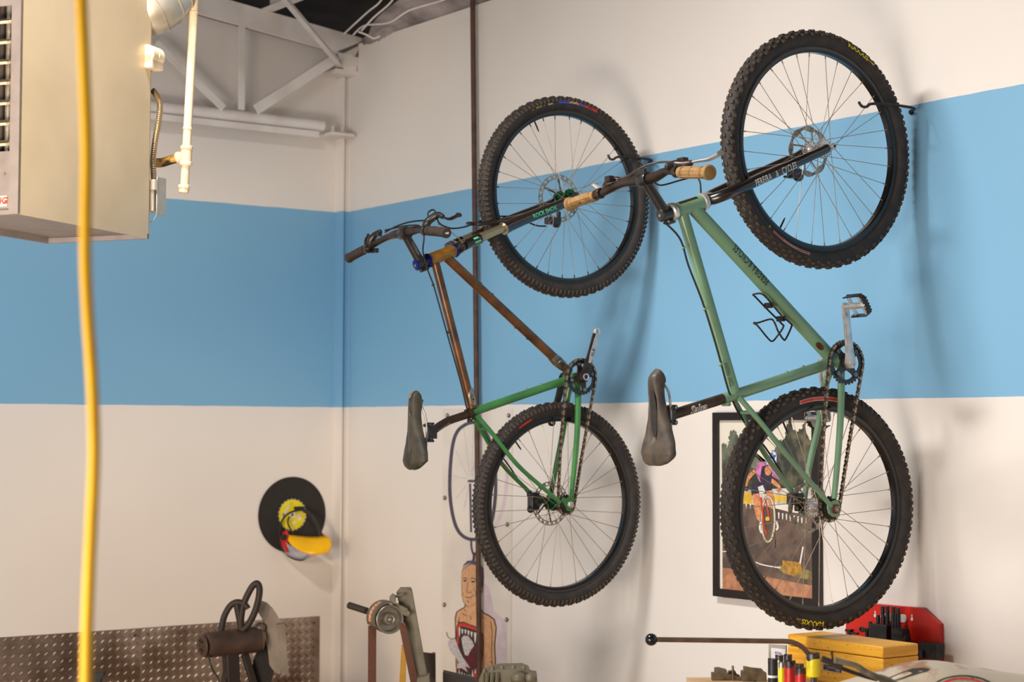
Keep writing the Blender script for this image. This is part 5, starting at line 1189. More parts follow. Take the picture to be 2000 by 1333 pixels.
# ------------------------------------------------------------------ abrasive disc, saw blade and face shield on the left wall
lwp = lambda px, py, d=0.0: on(px, py, 0, XL + d)
dc = lwp(570, 1006)
g = MB(); g.lathe([(.001, .178), (.006, .178), (.006, .0)], dc, X_, 96)
tag(g.build('abrasive_disc', M['disc']), 'large round black abrasive disc hanging on the left wall behind the face shield', 'disc')
g = MB(); bc = lwp(571, 1006, .008); R_ = .0765
fo = lambda t: R_ * (1.0 if (t * 24 / (2 * PI)) % 1 < .55 else .93)
g.ring(bc, Y_, Z_, X_, .006, lambda t: R_ * .93, .002, 96); g.ring(bc, Y_, Z_, X_, R_ * .92, fo, .0018, 288, 1)
by = lambda x, y: bc + Vector((.0016, x, y))
rot = lambda x, y, a, cx, cy: by(cx + x * math.cos(a) - y * math.sin(a), cy + x * math.sin(a) + y * math.cos(a))
text_on(g, 'DEWALT', lambda x, y: rot(x, y, 1.05, -.036, .016), .018, 2, bold=.05)
for cx_, cy_, sz in ((.036, -.012, (.018, .028)), (-.046, .0, (.010, .020)), (.008, -.038, (.020, .012))):
    g.add([rot(a * sz[0] / 2, b * sz[1] / 2, .25, cx_, cy_) for a, b in ((-1, -1), (1, -1), (1, 1), (-1, 1))], [(0, 1, 2, 3)], 2)
text_on(g, 'D', lambda x, y: rot(x, y, .2, -.002, .052), .016, 3)
g.ring(bc + X_ * .0012, Y_, Z_, X_, .006, .016, .001, 32, 2)
tag(g.build('circular_saw_blade', [M['sawyellow'], M['steel'], M['white'], M['grey']]), 'small yellow circular saw blade in front of the black disc', 'saw blade')
fs_ = thing('face_shield', lwp(590, 1090, .1), 'yellow and black face shield headgear hanging on the left wall', 'face shield')
FP = lambda px, py, d: on(px, py, 0, XL + d)
g = MB(); g.tube(smooth_path([FP(548, 1065, .03), FP(547, 1040, .03), FP(550, 1020, .03), (FP(560, 1006, .03)), FP(578, 998, .03), FP(590, 997, .04), FP(604, 1004, .07), FP(616, 1020, .10), FP(622, 1036, .11), FP(625, 1048, .12)], 6), [.004] * 30 + [.008] * 25, 12, ref=X_, sx=.6, sy=1.2)
g.box(FP(584, 993, .045), (.02, .045, .014)); g.tube(smooth_path([FP(565, 1010, .03), FP(562, 1022, .035), FP(568, 1035, .04), FP(572, 1045, .05)], 5), .004, 10)
g.tube(smooth_path([FP(612, 1010, .09), FP(624, 1030, .12), FP(630, 1048, .13)], 5), .003, 8); g.build('head_band', M['matte'], fs_)
g = MB(); n = 22; vs = []; top = [(558, 1045), (575, 1048), (592, 1049), (610, 1049), (628, 1048), (640, 1046)]; 
T_ = smooth_path([Vector((559, 1044, .03)), Vector((580, 1047, .055)), Vector((605, 1049, .10)), Vector((628, 1049, .15)), Vector((640, 1050, .17))], 6)
Bm = smooth_path([Vector((558, 1052, .03)), Vector((570, 1066, .09)), Vector((590, 1078, .15)), Vector((612, 1084, .19)), Vector((636, 1082, .20))], 6)
E_ = [Vector((640, 1050, .17)), Vector((648, 1060, .19)), Vector((650, 1070, .20)), Vector((645, 1080, .20))]
k = len(T_); vs = []
for i in range(k):
    for j in range(7):
        t = j / 6; p = T_[i].lerp(Bm[i], t); b_ = math.sin(PI * t) * .010
        q = FP(p.x + (10 * (i / (k - 1)) ** 3) * math.sin(PI * min(1, t * .8 + .1)), p.y, p.z + b_ * 1.0); vs.append(q)
fs = [(i * 7 + j, i * 7 + j + 1, (i + 1) * 7 + j + 1, (i + 1) * 7 + j) for i in range(k - 1) for j in range(6)]
g.add(vs, fs); o = g.build('brow_guard', M['yshield'], fs_, sharp=80); s_ = o.modifiers.new('s', 'SOLIDIFY'); s_.thickness = .006
o['label'] = 'bright yellow brow guard'
g = MB(); vs = []
T2 = smooth_path([Vector((640, 1049, .165)), Vector((636, 1045, .13)), Vector((630, 1043, .10)), Vector((625, 1044, .08))], 4)
for p in T2: vs += [FP(p.x, p.y, p.z), FP(p.x + 3, p.y + 10, p.z)]
g.add(vs, [(2 * i, 2 * i + 1, 2 * i + 3, 2 * i + 2) for i in range(len(T2) - 1)]); o = g.build('brow_guard_rim', M['yshield'], fs_); s_ = o.modifiers.new('s', 'SOLIDIFY'); s_.thickness = .005
g = MB(); pts = [(552, 1040), (558, 1036), (560, 1045), (558, 1060), (560, 1080), (556, 1078), (550, 1066), (547, 1052)]
g.prism([FP(x, y, .035) for x, y in pts], X_ * .02); g.lathe([(0, .016), (.012, .014)], FP(553, 1050, .055), X_, 20, 1); g.build('side_hinge', [M['redpl'], M['matte']], fs_, .002)
g = MB(); vs = []
for i in range(10):
    t = i / 9
    for (x, y, d) in ((556 + 48 * t, 1058 + 22 * t ** .7, .05 + .10 * t), (556 + 52 * t, 1082 + 12 * math.sin(PI * t * .8), .03 + .10 * t)): vs.append(FP(x, y, d))
g.add(vs, [(2 * i, 2 * i + 1, 2 * i + 3, 2 * i + 2) for i in range(9)]); o = g.build('clear_visor', M['clear'], fs_); s_ = o.modifiers.new('s', 'SOLIDIFY'); s_.thickness = .002
g = MB(); g.tube(smooth_path([FP(562, 1084, .03), FP(575, 1091, .05), FP(590, 1093, .08), FP(602, 1086, .10)], 5), .008, 12); 
g.tube(smooth_path([FP(549, 1062, .02), FP(552, 1074, .02), FP(562, 1084, .03)], 4), .006, 10); g.build('chin_strap', M['matte'], fs_)
g = MB(); g.tube([FP(590, 1000, -.001), FP(590, 1000, .05)], .004, 10); g.build('peg', M['steel'], fs_)
# ------------------------------------------------------------------ low bench under the saw, the grinder and the gear unit
bw = thing('workbench', (1.0, -.65, 0), 'low wooden workbench in the corner under the cutoff saw and belt grinder', 'workbench')
g = MB(); g.box((1.02, -.64, .305), (2.1, 1.20, .05)); g.build('bench_top', M['benchwood'], bw, .003)
for x, y in ((.05, -.12), (1.98, -.12), (.05, -1.12), (1.98, -1.12)):
    g = MB(); g.box((x, y, .14), (.08, .08, .28)); g.build('leg', M['benchwood'], bw)
bt = .33
# ---- cutoff saw
sw = thing('cutoff_saw', (.86, -.95, bt), 'dark metal cutoff saw with loop handle and grey blade guard', 'saw')
q = lambda px, py, Z=7.3: deep(px, py, Z)
g = MB(); g.tube([q(398, 1262, 7.24), q(403, 1261, 7.25), q(470, 1253, 7.32), q(505, 1249, 7.36)], [.046, .051, .053, .053], 32, ref=Z_); g.build('motor', M['brownmotor'], sw, .002)
g = MB(); ax = (q(398, 1262, 7.24) - q(470, 1253, 7.32)).normalized(); c = q(398, 1262, 7.24); _, u, v = frame_of(ax)
g.lathe([(0, .046), (.006, .044), (.009, .036)], c, ax, 32)
for k in range(8):
    a = 2 * PI * k / 8; e = u * math.cos(a) + v * math.sin(a); g.beam(c + ax * .0095 + e * .014, c + ax * .0095 + e * .032, .006, .002, 1, ref=ax)
g.build('vented_motor_cap', [M['brownmotor'], M['matte']], sw)
g = MB(); g.tube([q(488, 1251, 7.34), q(512, 1249, 7.36)], [.050, .046], 28); g.ball(q(508, 1228, 7.36), .026); g.build('gear_housing', M['guard'], sw, .002)
g = MB(); L1 = [q(470, 1230), q(471, 1206), q(476, 1180), q(488, 1154), q(496, 1143), (q(503, 1141)), q(507, 1152), q(504, 1175), q(496, 1200), q(484, 1222), q(472, 1232)]
g.tube(smooth_path(L1, 5), .0135, 14); o = g.build('trigger_handle', M['castdark'], sw)
g = MB(); g.tube(smooth_path([q(432, 1232), q(438, 1205), q(450, 1184), q(464, 1177), q(478, 1182), q(484, 1190)], 5), .0130, 14); g.tube(smooth_path([q(462, 1180), q(466, 1200), q(470, 1220)], 4), .014, 12); g.build('carry_handle', M['castdark'], sw)
# guard: curved housing seen edge on
def fan(mb, pts, off, m=0): mb.prism(pts, off, m)
bx = (q(560, 1240, 7.3) - q(520, 1236, 7.42)).normalized()
outer = [q(x, y, 7.42) for x, y in ((502, 1176), (512, 1174), (522, 1178), (532, 1188), (540, 1200), (546, 1215), (547, 1222), (545, 1250), (547, 1290), (545, 1314), (534, 1310), (524, 1296), (521, 1270), (518, 1235), (512, 1210), (503, 1195))]
off = RIGHT * .012 - FWD * .05
g = MB(); g.prism(outer, off); g.build('blade_guard', M['guard'], sw, .004)
g = MB(); g.prism([q(x, y, 7.36) for x, y in ((540, 1219), (556, 1217), (559, 1250), (561, 1285), (564, 1315), (550, 1319), (546, 1285))], -FWD * .03 + RIGHT * .004); g.build('lower_guard', M['guard'], sw, .003)
g = MB(); g.prism([q(x, y, 7.39) for x, y in ((508, 1242), (516, 1236), (522, 1270), (528, 1300), (535, 1312), (526, 1345), (500, 1345), (488, 1330), (495, 1290), (505, 1268))], -FWD * .008); g.build('cutting_wheel', M['disc'], sw)
g = MB(); g.beam(q(450, 1275), q(455, 1370), .055, .05); g.beam(q(455, 1275), q(434, 1380), .040, .04); g.beam(q(478, 1278, 7.34), q(498, 1345, 7.34), .030, .02, 0); 
zz = q(470, 1370).z; p = q(470, 1370); g.box((p.x, p.y, (bt + zz) / 2 + .005), (.30, .22, max(.02, zz - bt) + .01)); g.build('base_arm', M['castdark'], sw, .004)
g = MB(); g.tube(smooth_path([q(409, 1278, 7.22), q(410, 1295, 7.2), q(417, 1312, 7.2), (q(426, 1326, 7.2)), q(430, 1350, 7.2), q(428, 1375, 7.25)], 5), .004, 10); g.build('power_cord', M['cable'], sw)

# ---- belt grinder
bg_ = thing('belt_grinder', (1.9, -.9, bt), 'olive grey belt grinder with brown sanding belt and orange label', 'belt grinder')
q = lambda px, py, Z=6.5: deep(px, py, Z)
AX = (q(742, 1208, 6.62) - q(762, 1215, 6.42)); AXn = AX.normalized()
wc = q(762, 1211, 6.46)
aw = Vector((-.78, .60, 0)).normalized(); aw = (q(736, 1202, 6.58) - q(762, 1211, 6.45)).normalized()
g = MB(); g.lathe([(.055, .050), (.052, .052), (.002, .052), (0, .050), (.001, .046), (.026, .041), (.028, .024), (.006, .021), (.002, .018), (.004, .013), (.010, .012), (.010, .007), (-.002, .006), (-.004, .003)], wc, aw, 56); o = g.build('contact_wheel', M['wheelalu'], bg_); o['label'] = 'turned metal contact wheel'
g = MB(); _, u, v = frame_of(aw); u = (Z_ - aw * Z_.dot(aw)).normalized(); v = aw.cross(u)
vs = []; K = 28
side = 1 if v.dot(RIGHT) > 0 else -1
for i in range(K):
    a = -1.35 + (1.35 + 1.95) * i / (K - 1); a = -1.95 + 3.15 * i / (K - 1); e = u * math.cos(a) + v * side * math.sin(a)
    for r_, s_ in ((.057, .003), (.057, .078), (.063, .078), (.063, .003)): vs.append(wc + aw * s_ + e * r_)
fs = [(i * 4 + j, i * 4 + (j + 1) % 4, (i + 1) * 4 + (j + 1) % 4, (i + 1) * 4 + j) for i in range(K - 1) for j in range(4)] + [(0, 1, 2, 3), tuple((K - 1) * 4 + j for j in range(4))]
g.add(vs, fs)
def gm(x, y): a = -1.02 - x / .0635; e = u * math.cos(a) + v * side * math.sin(a); return wc + aw * (.040 - y) + e * .0640
vs = []
for i in range(13):
    a = -1.75 + 1.45 * i / 12; e = u * math.cos(a) + v * side * math.sin(a)
    for s_ in (.024, .056): vs.append(wc + aw * s_ + e * .0634)
g.add(vs, [(2 * i, 2 * i + 1, 2 * i + 3, 2 * i + 2) for i in range(12)], 1)
text_on(g, 'STARRI', gm, .0265, 2, bold=.02, sx=1.0, slices=3)
g.build('wheel_guard', [M['olive'], M['orange'], M['white']], bg_, 0)
g = MB(); g.tube([q(682, 1183, 6.62), q(716, 1194, 6.56)], .0125, 20); g.lathe([(0, .0125), (.002, .0110)], q(682, 1183, 6.62), q(682, 1183, 6.62) - q(716, 1194, 6.56), 20, 1); g.build('tracking_handle', [M['brownplate'], M['steel']], bg_)
g = MB()
def band(a, b, wv, m, th=.0015): g.prism([a - wv / 2, a + wv / 2, b + wv / 2, b - wv / 2], th * RIGHT.cross(Z_) * -1)
a1_ = wc + aw * .030 - RIGHT * .0; lft = q(727, 1222, 6.50); lb = q(727, 1345, 6.50); wv = RIGHT * .028 + FWD * .02
g.prism([lft - wv / 2, lft + wv / 2, Vector((lb.x, lb.y, bt + .06)) + wv / 2, Vector((lb.x, lb.y, bt + .06)) - wv / 2], FWD * .0015)
rt = q(785, 1218, 6.47); rb = q(812, 1345, 6.5)
g.prism([rt - wv / 2 * .8, rt + wv / 2 * .8, rb + wv / 2, rb - wv / 2], FWD * .0015); g.build('sanding_belt', M['belt'], bg_)
g = MB(); g.prism([q(x, y, 6.52) for x, y in ((774, 1158), (781, 1150), (801, 1150), (804, 1155), (826, 1280), (838, 1345), (812, 1345), (800, 1290), (789, 1220), (780, 1185))], FWD * .035)
g.prism([q(x, y, 6.49) for x, y in ((797, 1153), (804, 1155), (838, 1345), (824, 1345))], FWD * .035); g.build('support_arm', M['olive'], bg_, .003)
g = MB(); g.tube([q(764, 1168, 6.5), q(790, 1161, 6.5)], .0045, 12); g.prism([q(x, y, 6.47) for x, y in ((761, 1166), (766, 1161), (771, 1164), (773, 1177), (760, 1175))], FWD * .02); g.lathe([(0, .009), (.012, .009)], q(797, 1198, 6.46), -FWD, 16); g.prism([q(x, y, 6.48) for x, y in ((775, 1180), (796, 1190), (800, 1206), (790, 1203), (772, 1188))], FWD * .02)
g.build('tension_link', M['olive'], bg_, .002)
p = q(790, 1345, 6.5); g = MB(); g.box((p.x, p.y, (bt + p.z) / 2 - .01), (.26, .20, p.z - bt - .02)); g.prism([q(x, y, 6.45) for x, y in ((815, 1325), (838, 1320), (840, 1350), (812, 1350))], FWD * .05); g.build('base', M['olive'], bg_, .004)
g = MB(); g.prism([q(x, y, 6.62) for x, y in ((784, 1262), (793, 1262), (791, 1385), (777, 1385))], FWD * .02); pz = g
tag(g.build('yellow_bar', M['yellowbar'], bevel=.002), 'yellow painted bar standing behind the belt grinder', 'bar')
g = MB(); g.prism([q(x, y, 6.7) for x, y in ((826, 1275), (844, 1277), (849, 1385), (826, 1385))], FWD * .006); g.prism([q(x, y, 6.69) for x, y in ((844, 1277), (850, 1278), (851, 1385), (845, 1385))], FWD * .03)
tag(g.build('steel_angle', M['brownplate'], bevel=.001), 'dark brown length of steel angle right of the belt grinder', 'steel angle')
# ---- dark bar and old gear unit below the banner
g = MB(); g.prism([q(x, y, 6.6) for x, y in ((865, 1314), (930, 1329), (930, 1380), (865, 1380))], FWD * .05)
tag(g.build('dark_box', M['castdark'], bevel=.003), 'dark brown metal box top below the printed banner', 'box')
gu = thing('gearbox', deep(990, 1380, 6.2), 'old grey finned casting with bolt heads at the bottom centre edge', 'gearbox')
q = lambda px, py, Z=6.2: deep(px, py, Z)
g = MB(); g.prism([q(x, y, 6.2) for x, y in ((934, 1340), (940, 1326), (948, 1318), (960, 1312), (975, 1309), (1020, 1308), (1032, 1313), (1036, 1322), (1048, 1324), (1050, 1332), (1040, 1340), (1038, 1400), (934, 1400))], FWD * .12); 
g.box((q(985, 1400).x, q(985, 1400).y, (bt + q(985, 1400).z) / 2 + .01), (.12, .16, max(.02, q(985, 1400).z - bt) + .02)); g.build('housing', M['olive'], gu, .004)
for px, py in ((947, 1310), (962, 1306), (981, 1304), (1003, 1303), (1023, 1304)):
    g = MB(); g.lathe([(0, .011), (.012, .010), (.012, .0075), (.020, .0075)], q(px, py + 8, 6.22), Z_, 6); g.build('bolt_head', M['olive'], gu)
for px in (938, 946, 956, 966):
    g = MB(); g.beam(q(px + 6, 1315, 6.19), q(px - 2, 1400, 6.17), .008, .010); g.build('fin', M['olive'], gu)
g = MB(); g.ball(q(1012, 1326, 6.17), .028, sc=(1, 1, .8)); g.ball(q(1035, 1326, 6.17), .018); g.build('boss', M['olive'], gu)

# ------------------------------------------------------------------ bench along the right wall
BT = .788
wb = thing('workbench', (5.0, -.4, 0), 'wooden workbench along the right wall carrying the yellow wooden case', 'workbench')
g = MB(); g.box((5.15, -.52, BT - .025), (3.46, .84, .05)); g.build('bench_top', M['benchwood'], wb, .003)
for x, y in ((3.50, -.16), (6.8, -.16), (3.50, -.88), (6.8, -.88)):
    g = MB(); g.box((x, y, (BT - .05) / 2), (.09, .09, BT - .05)); g.build('leg', M['benchwood'], wb)
# yellow wooden case
by0, by1, bx0, bx1 = -.45, -.30, 3.442, 3.834
cs_ = thing('wooden_case', ((bx0 + bx1) / 2, (by0 + by1) / 2, BT), 'yellow varnished wooden case with a name plate on the right bench', 'case')
g = MB(); g.box(((bx0 + bx1) / 2, (by0 + by1) / 2, (BT + .888) / 2), (bx1 - bx0, by1 - by0, .888 - BT)); o = g.build('case_body', M['wood'], cs_, .003)
g = MB(); g.box(((bx0 + bx1) / 2, (by0 + by1) / 2, .9065), (bx1 - bx0, by1 - by0, .034)); g.build('case_lid', M['wood'], cs_, .004)
yp = lambda px, py, d=.0: on(px, py, 1, by0 - d)
g = MB(); g.prism([yp(1607, 1297), yp(1644, 1303), yp(1644, 1316), yp(1607, 1310)], (0, -.0012, 0), 0)
g.add([yp(1608.5, 1298.5, .0014), yp(1642.5, 1304.5, .0014), yp(1642.5, 1314.6, .0014), yp(1608.5, 1308.8, .0014)], [(0, 1, 2, 3)], 1)
for y_, a_, b_ in ((1301, 1611, 1634), (1303.5, 1616, 1640), (1307, 1611, 1618)): g.add([yp(a_, y_ + (a_ - 1608) * .17, .0016), yp(b_, y_ + (b_ - 1608) * .17, .0016), yp(b_, y_ + 1 + (b_ - 1608) * .17, .0016), yp(a_, y_ + 1 + (a_ - 1608) * .17, .0016)], [(0, 1, 2, 3)], 0)
g.add([yp(1621, 1306.5, .0016), yp(1629, 1308, .0016), yp(1629, 1311.5, .0016), yp(1621, 1310, .0016)], [(0, 1, 2, 3)], 2); g.add([yp(1632, 1309, .0016), yp(1640, 1310.5, .0016), yp(1640, 1313, .0016), yp(1632, 1311.5, .0016)], [(0, 1, 2, 3)], 0)
g.build('name_plate', [M['grey'], M['matte'], M['rustpt']], cs_)
g = MB(); a = yp(1624, 1275, .004); b = yp(1627, 1292, .006); g.tube([a, b], .0016, 8); g.ball(a, .0035); g.ball(b, .004); g.build('latch_hook', M['vsteel'], cs_)
g = MB(); zz_ = BT + .004; g.box(((bx0 + bx1) / 2, by0 - .008, zz_), (bx1 - bx0 + .01, .016, .008)); g.build('base_strip', M['benchwood'], cs_, .001)
# red tool panel on the wall
rp = thing('tool_panel', (3.5, 0, .84), 'red steel tool holder panel with clipped corner on the right wall', 'tool holder')
g = MB(); pl = [wp(1652, 1300, 0), wp(1652, 1222, 0), wp(1702, 1180, 0), wp(1802, 1188, 0), wp(1834, 1221, 0), wp(1835, 1293, 0)]
outl = [wp(x, y, .022) for x, y in ((1652, 1312), (1652, 1218), (1700, 1180), (1801, 1189), (1834, 1220), (1835, 1300))]
outl = [Vector((p.x, p.y, max(p.z, BT + .004))) for p in outl]
# slot and keyholes as raised pale inlays where the wall shows through
g.prism(outl, (0, .020, 0)); wpp = lambda x, y, d: on(x, y, 1, -.022 - d)
g.add([wpp(x, y, .0006) for x, y in [(1719, 1204), (1722, 1199)] + [(1765 + 6 * math.cos(a), 1208.5 + 8 * math.sin(a)) for a in [-PI / 2 + PI * i / 10 for i in range(11)]] + [(1722, 1212)]], [tuple(range(14))], 1)
for cx_, cy_ in ((1709, 1203), (1781, 1210)):
    g.add([wpp(cx_ + 2.6 * math.cos(a), cy_ + 3.6 * math.sin(a), .0006) for a in [2 * PI * i / 16 for i in range(16)]], [tuple(range(16))], 1); g.add([wpp(cx_ - .9, cy_ - 9, .0007), wpp(cx_ + 1.2, cy_ - 9, .0007), wpp(cx_ + 1.2, cy_, .0007), wpp(cx_ - .9, cy_, .0007)], [(0, 1, 2, 3)], 1)
g.build('panel', [M['redpanel'], M['pwhite']], rp)
g = MB(); a = wp(1652, 1300, .024); b = wp(1834, 1300, .024); g.box(((a.x + b.x) / 2, -.052, a.z - .015), (b.x - a.x, .06, .004)); g.box(((a.x + b.x) / 2, -.081, a.z - .006), (b.x - a.x, .003, .022)); g.build('shelf_lip', M['redpanel'], rp)
shz = a.z - .012
qy = lambda px, py, d: on(px, py, 1, -d)
tool_g = 'black clamping tools in the red holder'
studs = [(1724, 1185, .05, 'tall'), (1733, 1185, .05, 'tall'), (1745, 1186, .045, 'tall'), (1754, 1188, .055, 'tall'), (1715, 1202, .062, 'short'), (1725, 1202, .066, 'short'), (1733, 1203, .066, 'short'), (1744, 1199, .068, 'short'), (1700, 1215, .07, 'short'), (1749, 1200, .062, 'short')]
names = ['leftmost tall black stud in the red tool holder', 'second tall black stud from the left in the red tool holder', 'third tall black stud in the red tool holder', 'rightmost tall black stud in the red tool holder', 'short black stud left of the others behind the square block', 'short black stud in front of the leftmost tall one', 'short black stud in front of the second tall one', 'short grey ended black stud left of the white slot', 'lowest black stud just left of the square block', 'short black stud over the grey ended one']
for (px, py, d, kk_), nm in zip(studs, names):
    p = qy(px, py, d); g = MB(); g.tube([(p.x, p.y, shz), (p.x, p.y, p.z)], .0062, 14)
    for i in range(5): g.lathe([(-.0008, .0062), (0, .0068), (.0008, .0062)], (p.x, p.y, p.z - .004 - i * .003), Z_, 14)
    tag(g.build('threaded_stud', M['blacktool']), nm, 'threaded stud', tool_g)
def tblock(px0, py0, px1, py1, d, dep, nm, name='step_block', bev=.002):
    a = qy(px0, py1, d); b = qy(px1, py0, d); g = MB(); zb_ = min(a.z, b.z); g.box(((a.x + b.x) / 2, -d + dep / 2, (max(shz, zb_) + b.z) / 2 if zb_ > shz else (shz + b.z) / 2), (b.x - a.x, dep, b.z - max(shz, zb_)))
    return g
g = tblock(1699, 1222, 1731, 1250, .080, .03, ''); a = qy(1715, 1222, .08); tag(g.build('clamp_block', M['blacktool'], bevel=.003), 'square black clamp block in the middle of the red tool holder', 'clamp block', tool_g)
g = MB(); a = qy(1760, 1235, .07); g.tube([(a.x - .022, a.y, a.z - .004), (a.x + .02, a.y, a.z - .004)], .0185, 24); g.box((a.x, a.y, a.z - .018), (.058, .026, .022)); g.box((a.x, a.y, (shz + a.z - .024) / 2), (.03, .02, a.z - .024 - shz)); tag(g.build('step_clamp', M['blacktool'], bevel=.001), 'black rounded step clamp right of the square block', 'step clamp', tool_g)
g = MB(); c_ = qy(1683, 1230, .07); g.ring(c_, X_, Z_, Y_, .0045, .009, .008, 24); g.box(c_ + Vector((.018, 0, 0)), (.022, .008, .012)); g.box((c_.x + .022, c_.y, (c_.z + shz) / 2), (.008, .008, c_.z - shz)); tag(g.build('eye_clamp', M['blacktool'], bevel=.001), 'small black clamp with round eye at the left of the red holder', 'clamp', tool_g)
g = MB(); c_ = qy(1659, 1232, .06); g.box(c_, (.022, .02, .008)); g.box((c_.x, c_.y, (c_.z + shz) / 2), (.008, .012, c_.z - shz)); c2_ = qy(1672, 1238, .06); g.box((c_.x + .02, c_.y, c2_.z), (.036, .012, .006)); tag(g.build('tee_bolt', M['blacktool'], bevel=.001), 'short black tee bolt at the left end of the red holder', 'tee bolt', tool_g)
g = tblock(1794, 1259, 1829, 1285, .070, .035, ''); a = qy(1812, 1272, .0705); g.ring(a + Vector((.0, -.0005, 0)), X_, Z_, Y_, .0, .011, .001, 28, 1); tag(g.build('bored_block', [M['blacktool'], M['matte']], bevel=.001), 'black block with a round bore at the right of the red holder', 'block', tool_g)
g = tblock(1786, 1271, 1801, 1286, .080, .02, ''); tag(g.build('small_block', M['blacktool'], bevel=.001), 'small plain black block beside the bored block', 'block', tool_g)
g = MB()
# grey sign behind the hole saws
sp_ = lambda x, y, d=.0: on(x, y, 1, -.40 - d)
g = MB(); g.prism([sp_(1503, 1259), sp_(1537, 1261), sp_(1537, 1345), sp_(1503, 1345)], (0, -.004, 0), 0)
zq = sp_(1503, 1345).z
g.add([sp_(1506, 1266, .0046), sp_(1533.5, 1269, .0046), sp_(1533.5, 1345, .0046), sp_(1506, 1345, .0046)], [(0, 1, 2, 3)], 1)
sc_ = (sp_(1533, 1275) - sp_(1506, 1275)).length / 27
text_on(g, 'EATON', lambda x, y: sp_(1520, 1276.5, .0050) + Vector((x, 0, y - x * .0)), .0098, 2, bold=.04, sx=.92)
o = g.build('sign_card', [M['galv'], M['pwhite'], M['bluep']]); tag(o, 'small grey framed card with blue EATON lettering behind the hole saws', 'sign')

# board with toolmaker's blocks, left end of the bench
pb_ = deep(1347, 1329, 4.95); zb_ = pb_.z - .006
g = MB(); FL = Vector((FWD.x, FWD.y, 0)).normalized(); RL = Vector((RIGHT.x, RIGHT.y, 0)).normalized()
o0 = Vector((pb_.x, pb_.y, 0)); cor = [o0, o0 + RL * .215, o0 + RL * .215 + FL * .10, o0 + FL * .10]
g.prism([c_ + Z_ * (zb_ - .03) for c_ in cor], Z_ * .03); tag(g.build('wooden_board', M['benchwood'], bevel=.002), 'pale wooden board carrying the steel blocks at the bench end', 'board')
g = MB(); g.prism([c_ + Z_ * (BT) for c_ in [o0 + RL * .10 + FL * .01, o0 + RL * .20 + FL * .01, o0 + RL * .20 + FL * .09, o0 + RL * .10 + FL * .09]], Z_ * (zb_ - .03 - BT)) if zb_ - .03 > BT else None
if g.v: tag(g.build('board_spacer', M['benchwood']), 'wooden packing piece under the pale board', 'block')
def sblock(pts, Z, dep, nm, name='steel_block', cat='steel block', extra=None, grp='oily steel blocks on the board'):
    g = MB(); P = [deep(x, y, Z) for x, y in pts]; g.prism(P, FL * dep)
    for p0_, p1_, r_ in (extra or []): g.tube([deep(*p0_), deep(*p1_)], r_, 12)
    tag(g.build(name, M['vsteel'], bevel=.001), nm, cat, grp)
sblock([(1391, 1333), (1391, 1316), (1397, 1316), (1397, 1307), (1404, 1306), (1420, 1310), (1420, 1318), (1428, 1320), (1445, 1325), (1460, 1326), (1460, 1336), (1391, 1336)], 4.98, .03, 'stepped oily steel vee block with an upright pin at the bench end', 'vee_block', 'vee block', [((1432, 1330, 4.97), (1431, 1301, 4.97), .0033)])
sblock([(1420, 1322), (1424, 1312), (1436, 1311), (1439, 1318), (1445, 1320), (1445, 1326), (1420, 1326)], 5.02, .02, 'small oily steel block just behind the upright pin', 'clamp_block', 'clamp block')
sblock([(1449, 1326), (1449, 1313), (1454, 1312), (1454, 1304), (1470, 1307), (1490, 1309), (1490, 1313), (1497, 1315), (1498, 1333), (1480, 1334), (1476, 1328), (1468, 1334), (1455, 1334), (1449, 1330)], 4.96, .03, 'larger notched steel vee block left of the hole saws', 'vee_block', 'vee block')
# hole saws
HB = BT + .064
def hole_saw(px, py, wpx, Z, body, tip_, nm, band_=None, name='hole_saw', tall=.085, HB=HB):
    p = deep(px, py, Z); r = wpx / 2 / F * Z; zt_ = p.z; zb2 = max(HB, zt_ - tall)
    g = MB(); N = 48; prof = [(zb2, r * .96), (zb2 + .002, r), (zt_ - (.014), r), (zt_ - .0045, r)]
    g.lathe([(z - p.z, rr) for z, rr in prof[:3]], p, Z_, N, 0); g.lathe([(-.014, r * 1.002), (-.004, r * 1.002)], p, Z_, N, 1) if False else None
    vs = []
    for i in range(N):
        a = 2 * PI * i / N; e = Vector((math.cos(a), math.sin(a), 0)); t = .0 if i % 3 else -.0045
        for rr, z in ((r * 1.003, -.014 - .006 * math.sin(a * 2 + px)), (r * 1.003, t), (r * .9, t), (r * .9, -.03)): vs.append(p + e * rr + Z_ * z)
    g.add(vs, [(i * 4 + j, i * 4 + j + 1, ((i + 1) % N) * 4 + j + 1, ((i + 1) % N) * 4 + j) for i in range(N) for j in range(3)], 1)
    if band_: g.lathe([(band_ - .003, r * 1.01), (band_ + .003, r * 1.01)], p, Z_, N, 2)
    g.lathe([(zb2 - p.z - .02, r * .25), (zb2 - p.z + .02, r * .25)], p, Z_, 12, 1) if zb2 > HB + .02 else None
    if zb2 > HB + .001: g.lathe([(HB - p.z, r * .32), (zb2 - p.z, r * .32)], p, Z_, 12, 1)
    tag(g.build(name, [M[body], M[tip_], M['white']]), nm, 'hole saw', 'hole saws on the bench')
hole_saw(1509.5, 1287, 19.5, 4.80, 'blacktool', 'blacktool', 'black hole saw with a white band, leftmost of the hole saws', -.047)
hole_saw(1522, 1280, 16, 4.95, 'steel', 'holedark', 'bare shiny hole saw standing behind the black one')
hole_saw(1539, 1279, 16, 4.95, 'holedark', 'holedark', 'burnt dark hole saw standing behind the red ones')
hole_saw(1527, 1294, 14, 4.74, 'holeyel', 'steel', 'slim yellow hole saw with a silver rim left of the red ones')
hole_saw(1543, 1291, 22, 4.70, 'holered', 'holedark', 'wider red hole saw with a burnt dark rim')
hole_saw(1562, 1297, 16, 4.80, 'holedark', 'holedark', 'small dark hole saw behind the shorter red one')
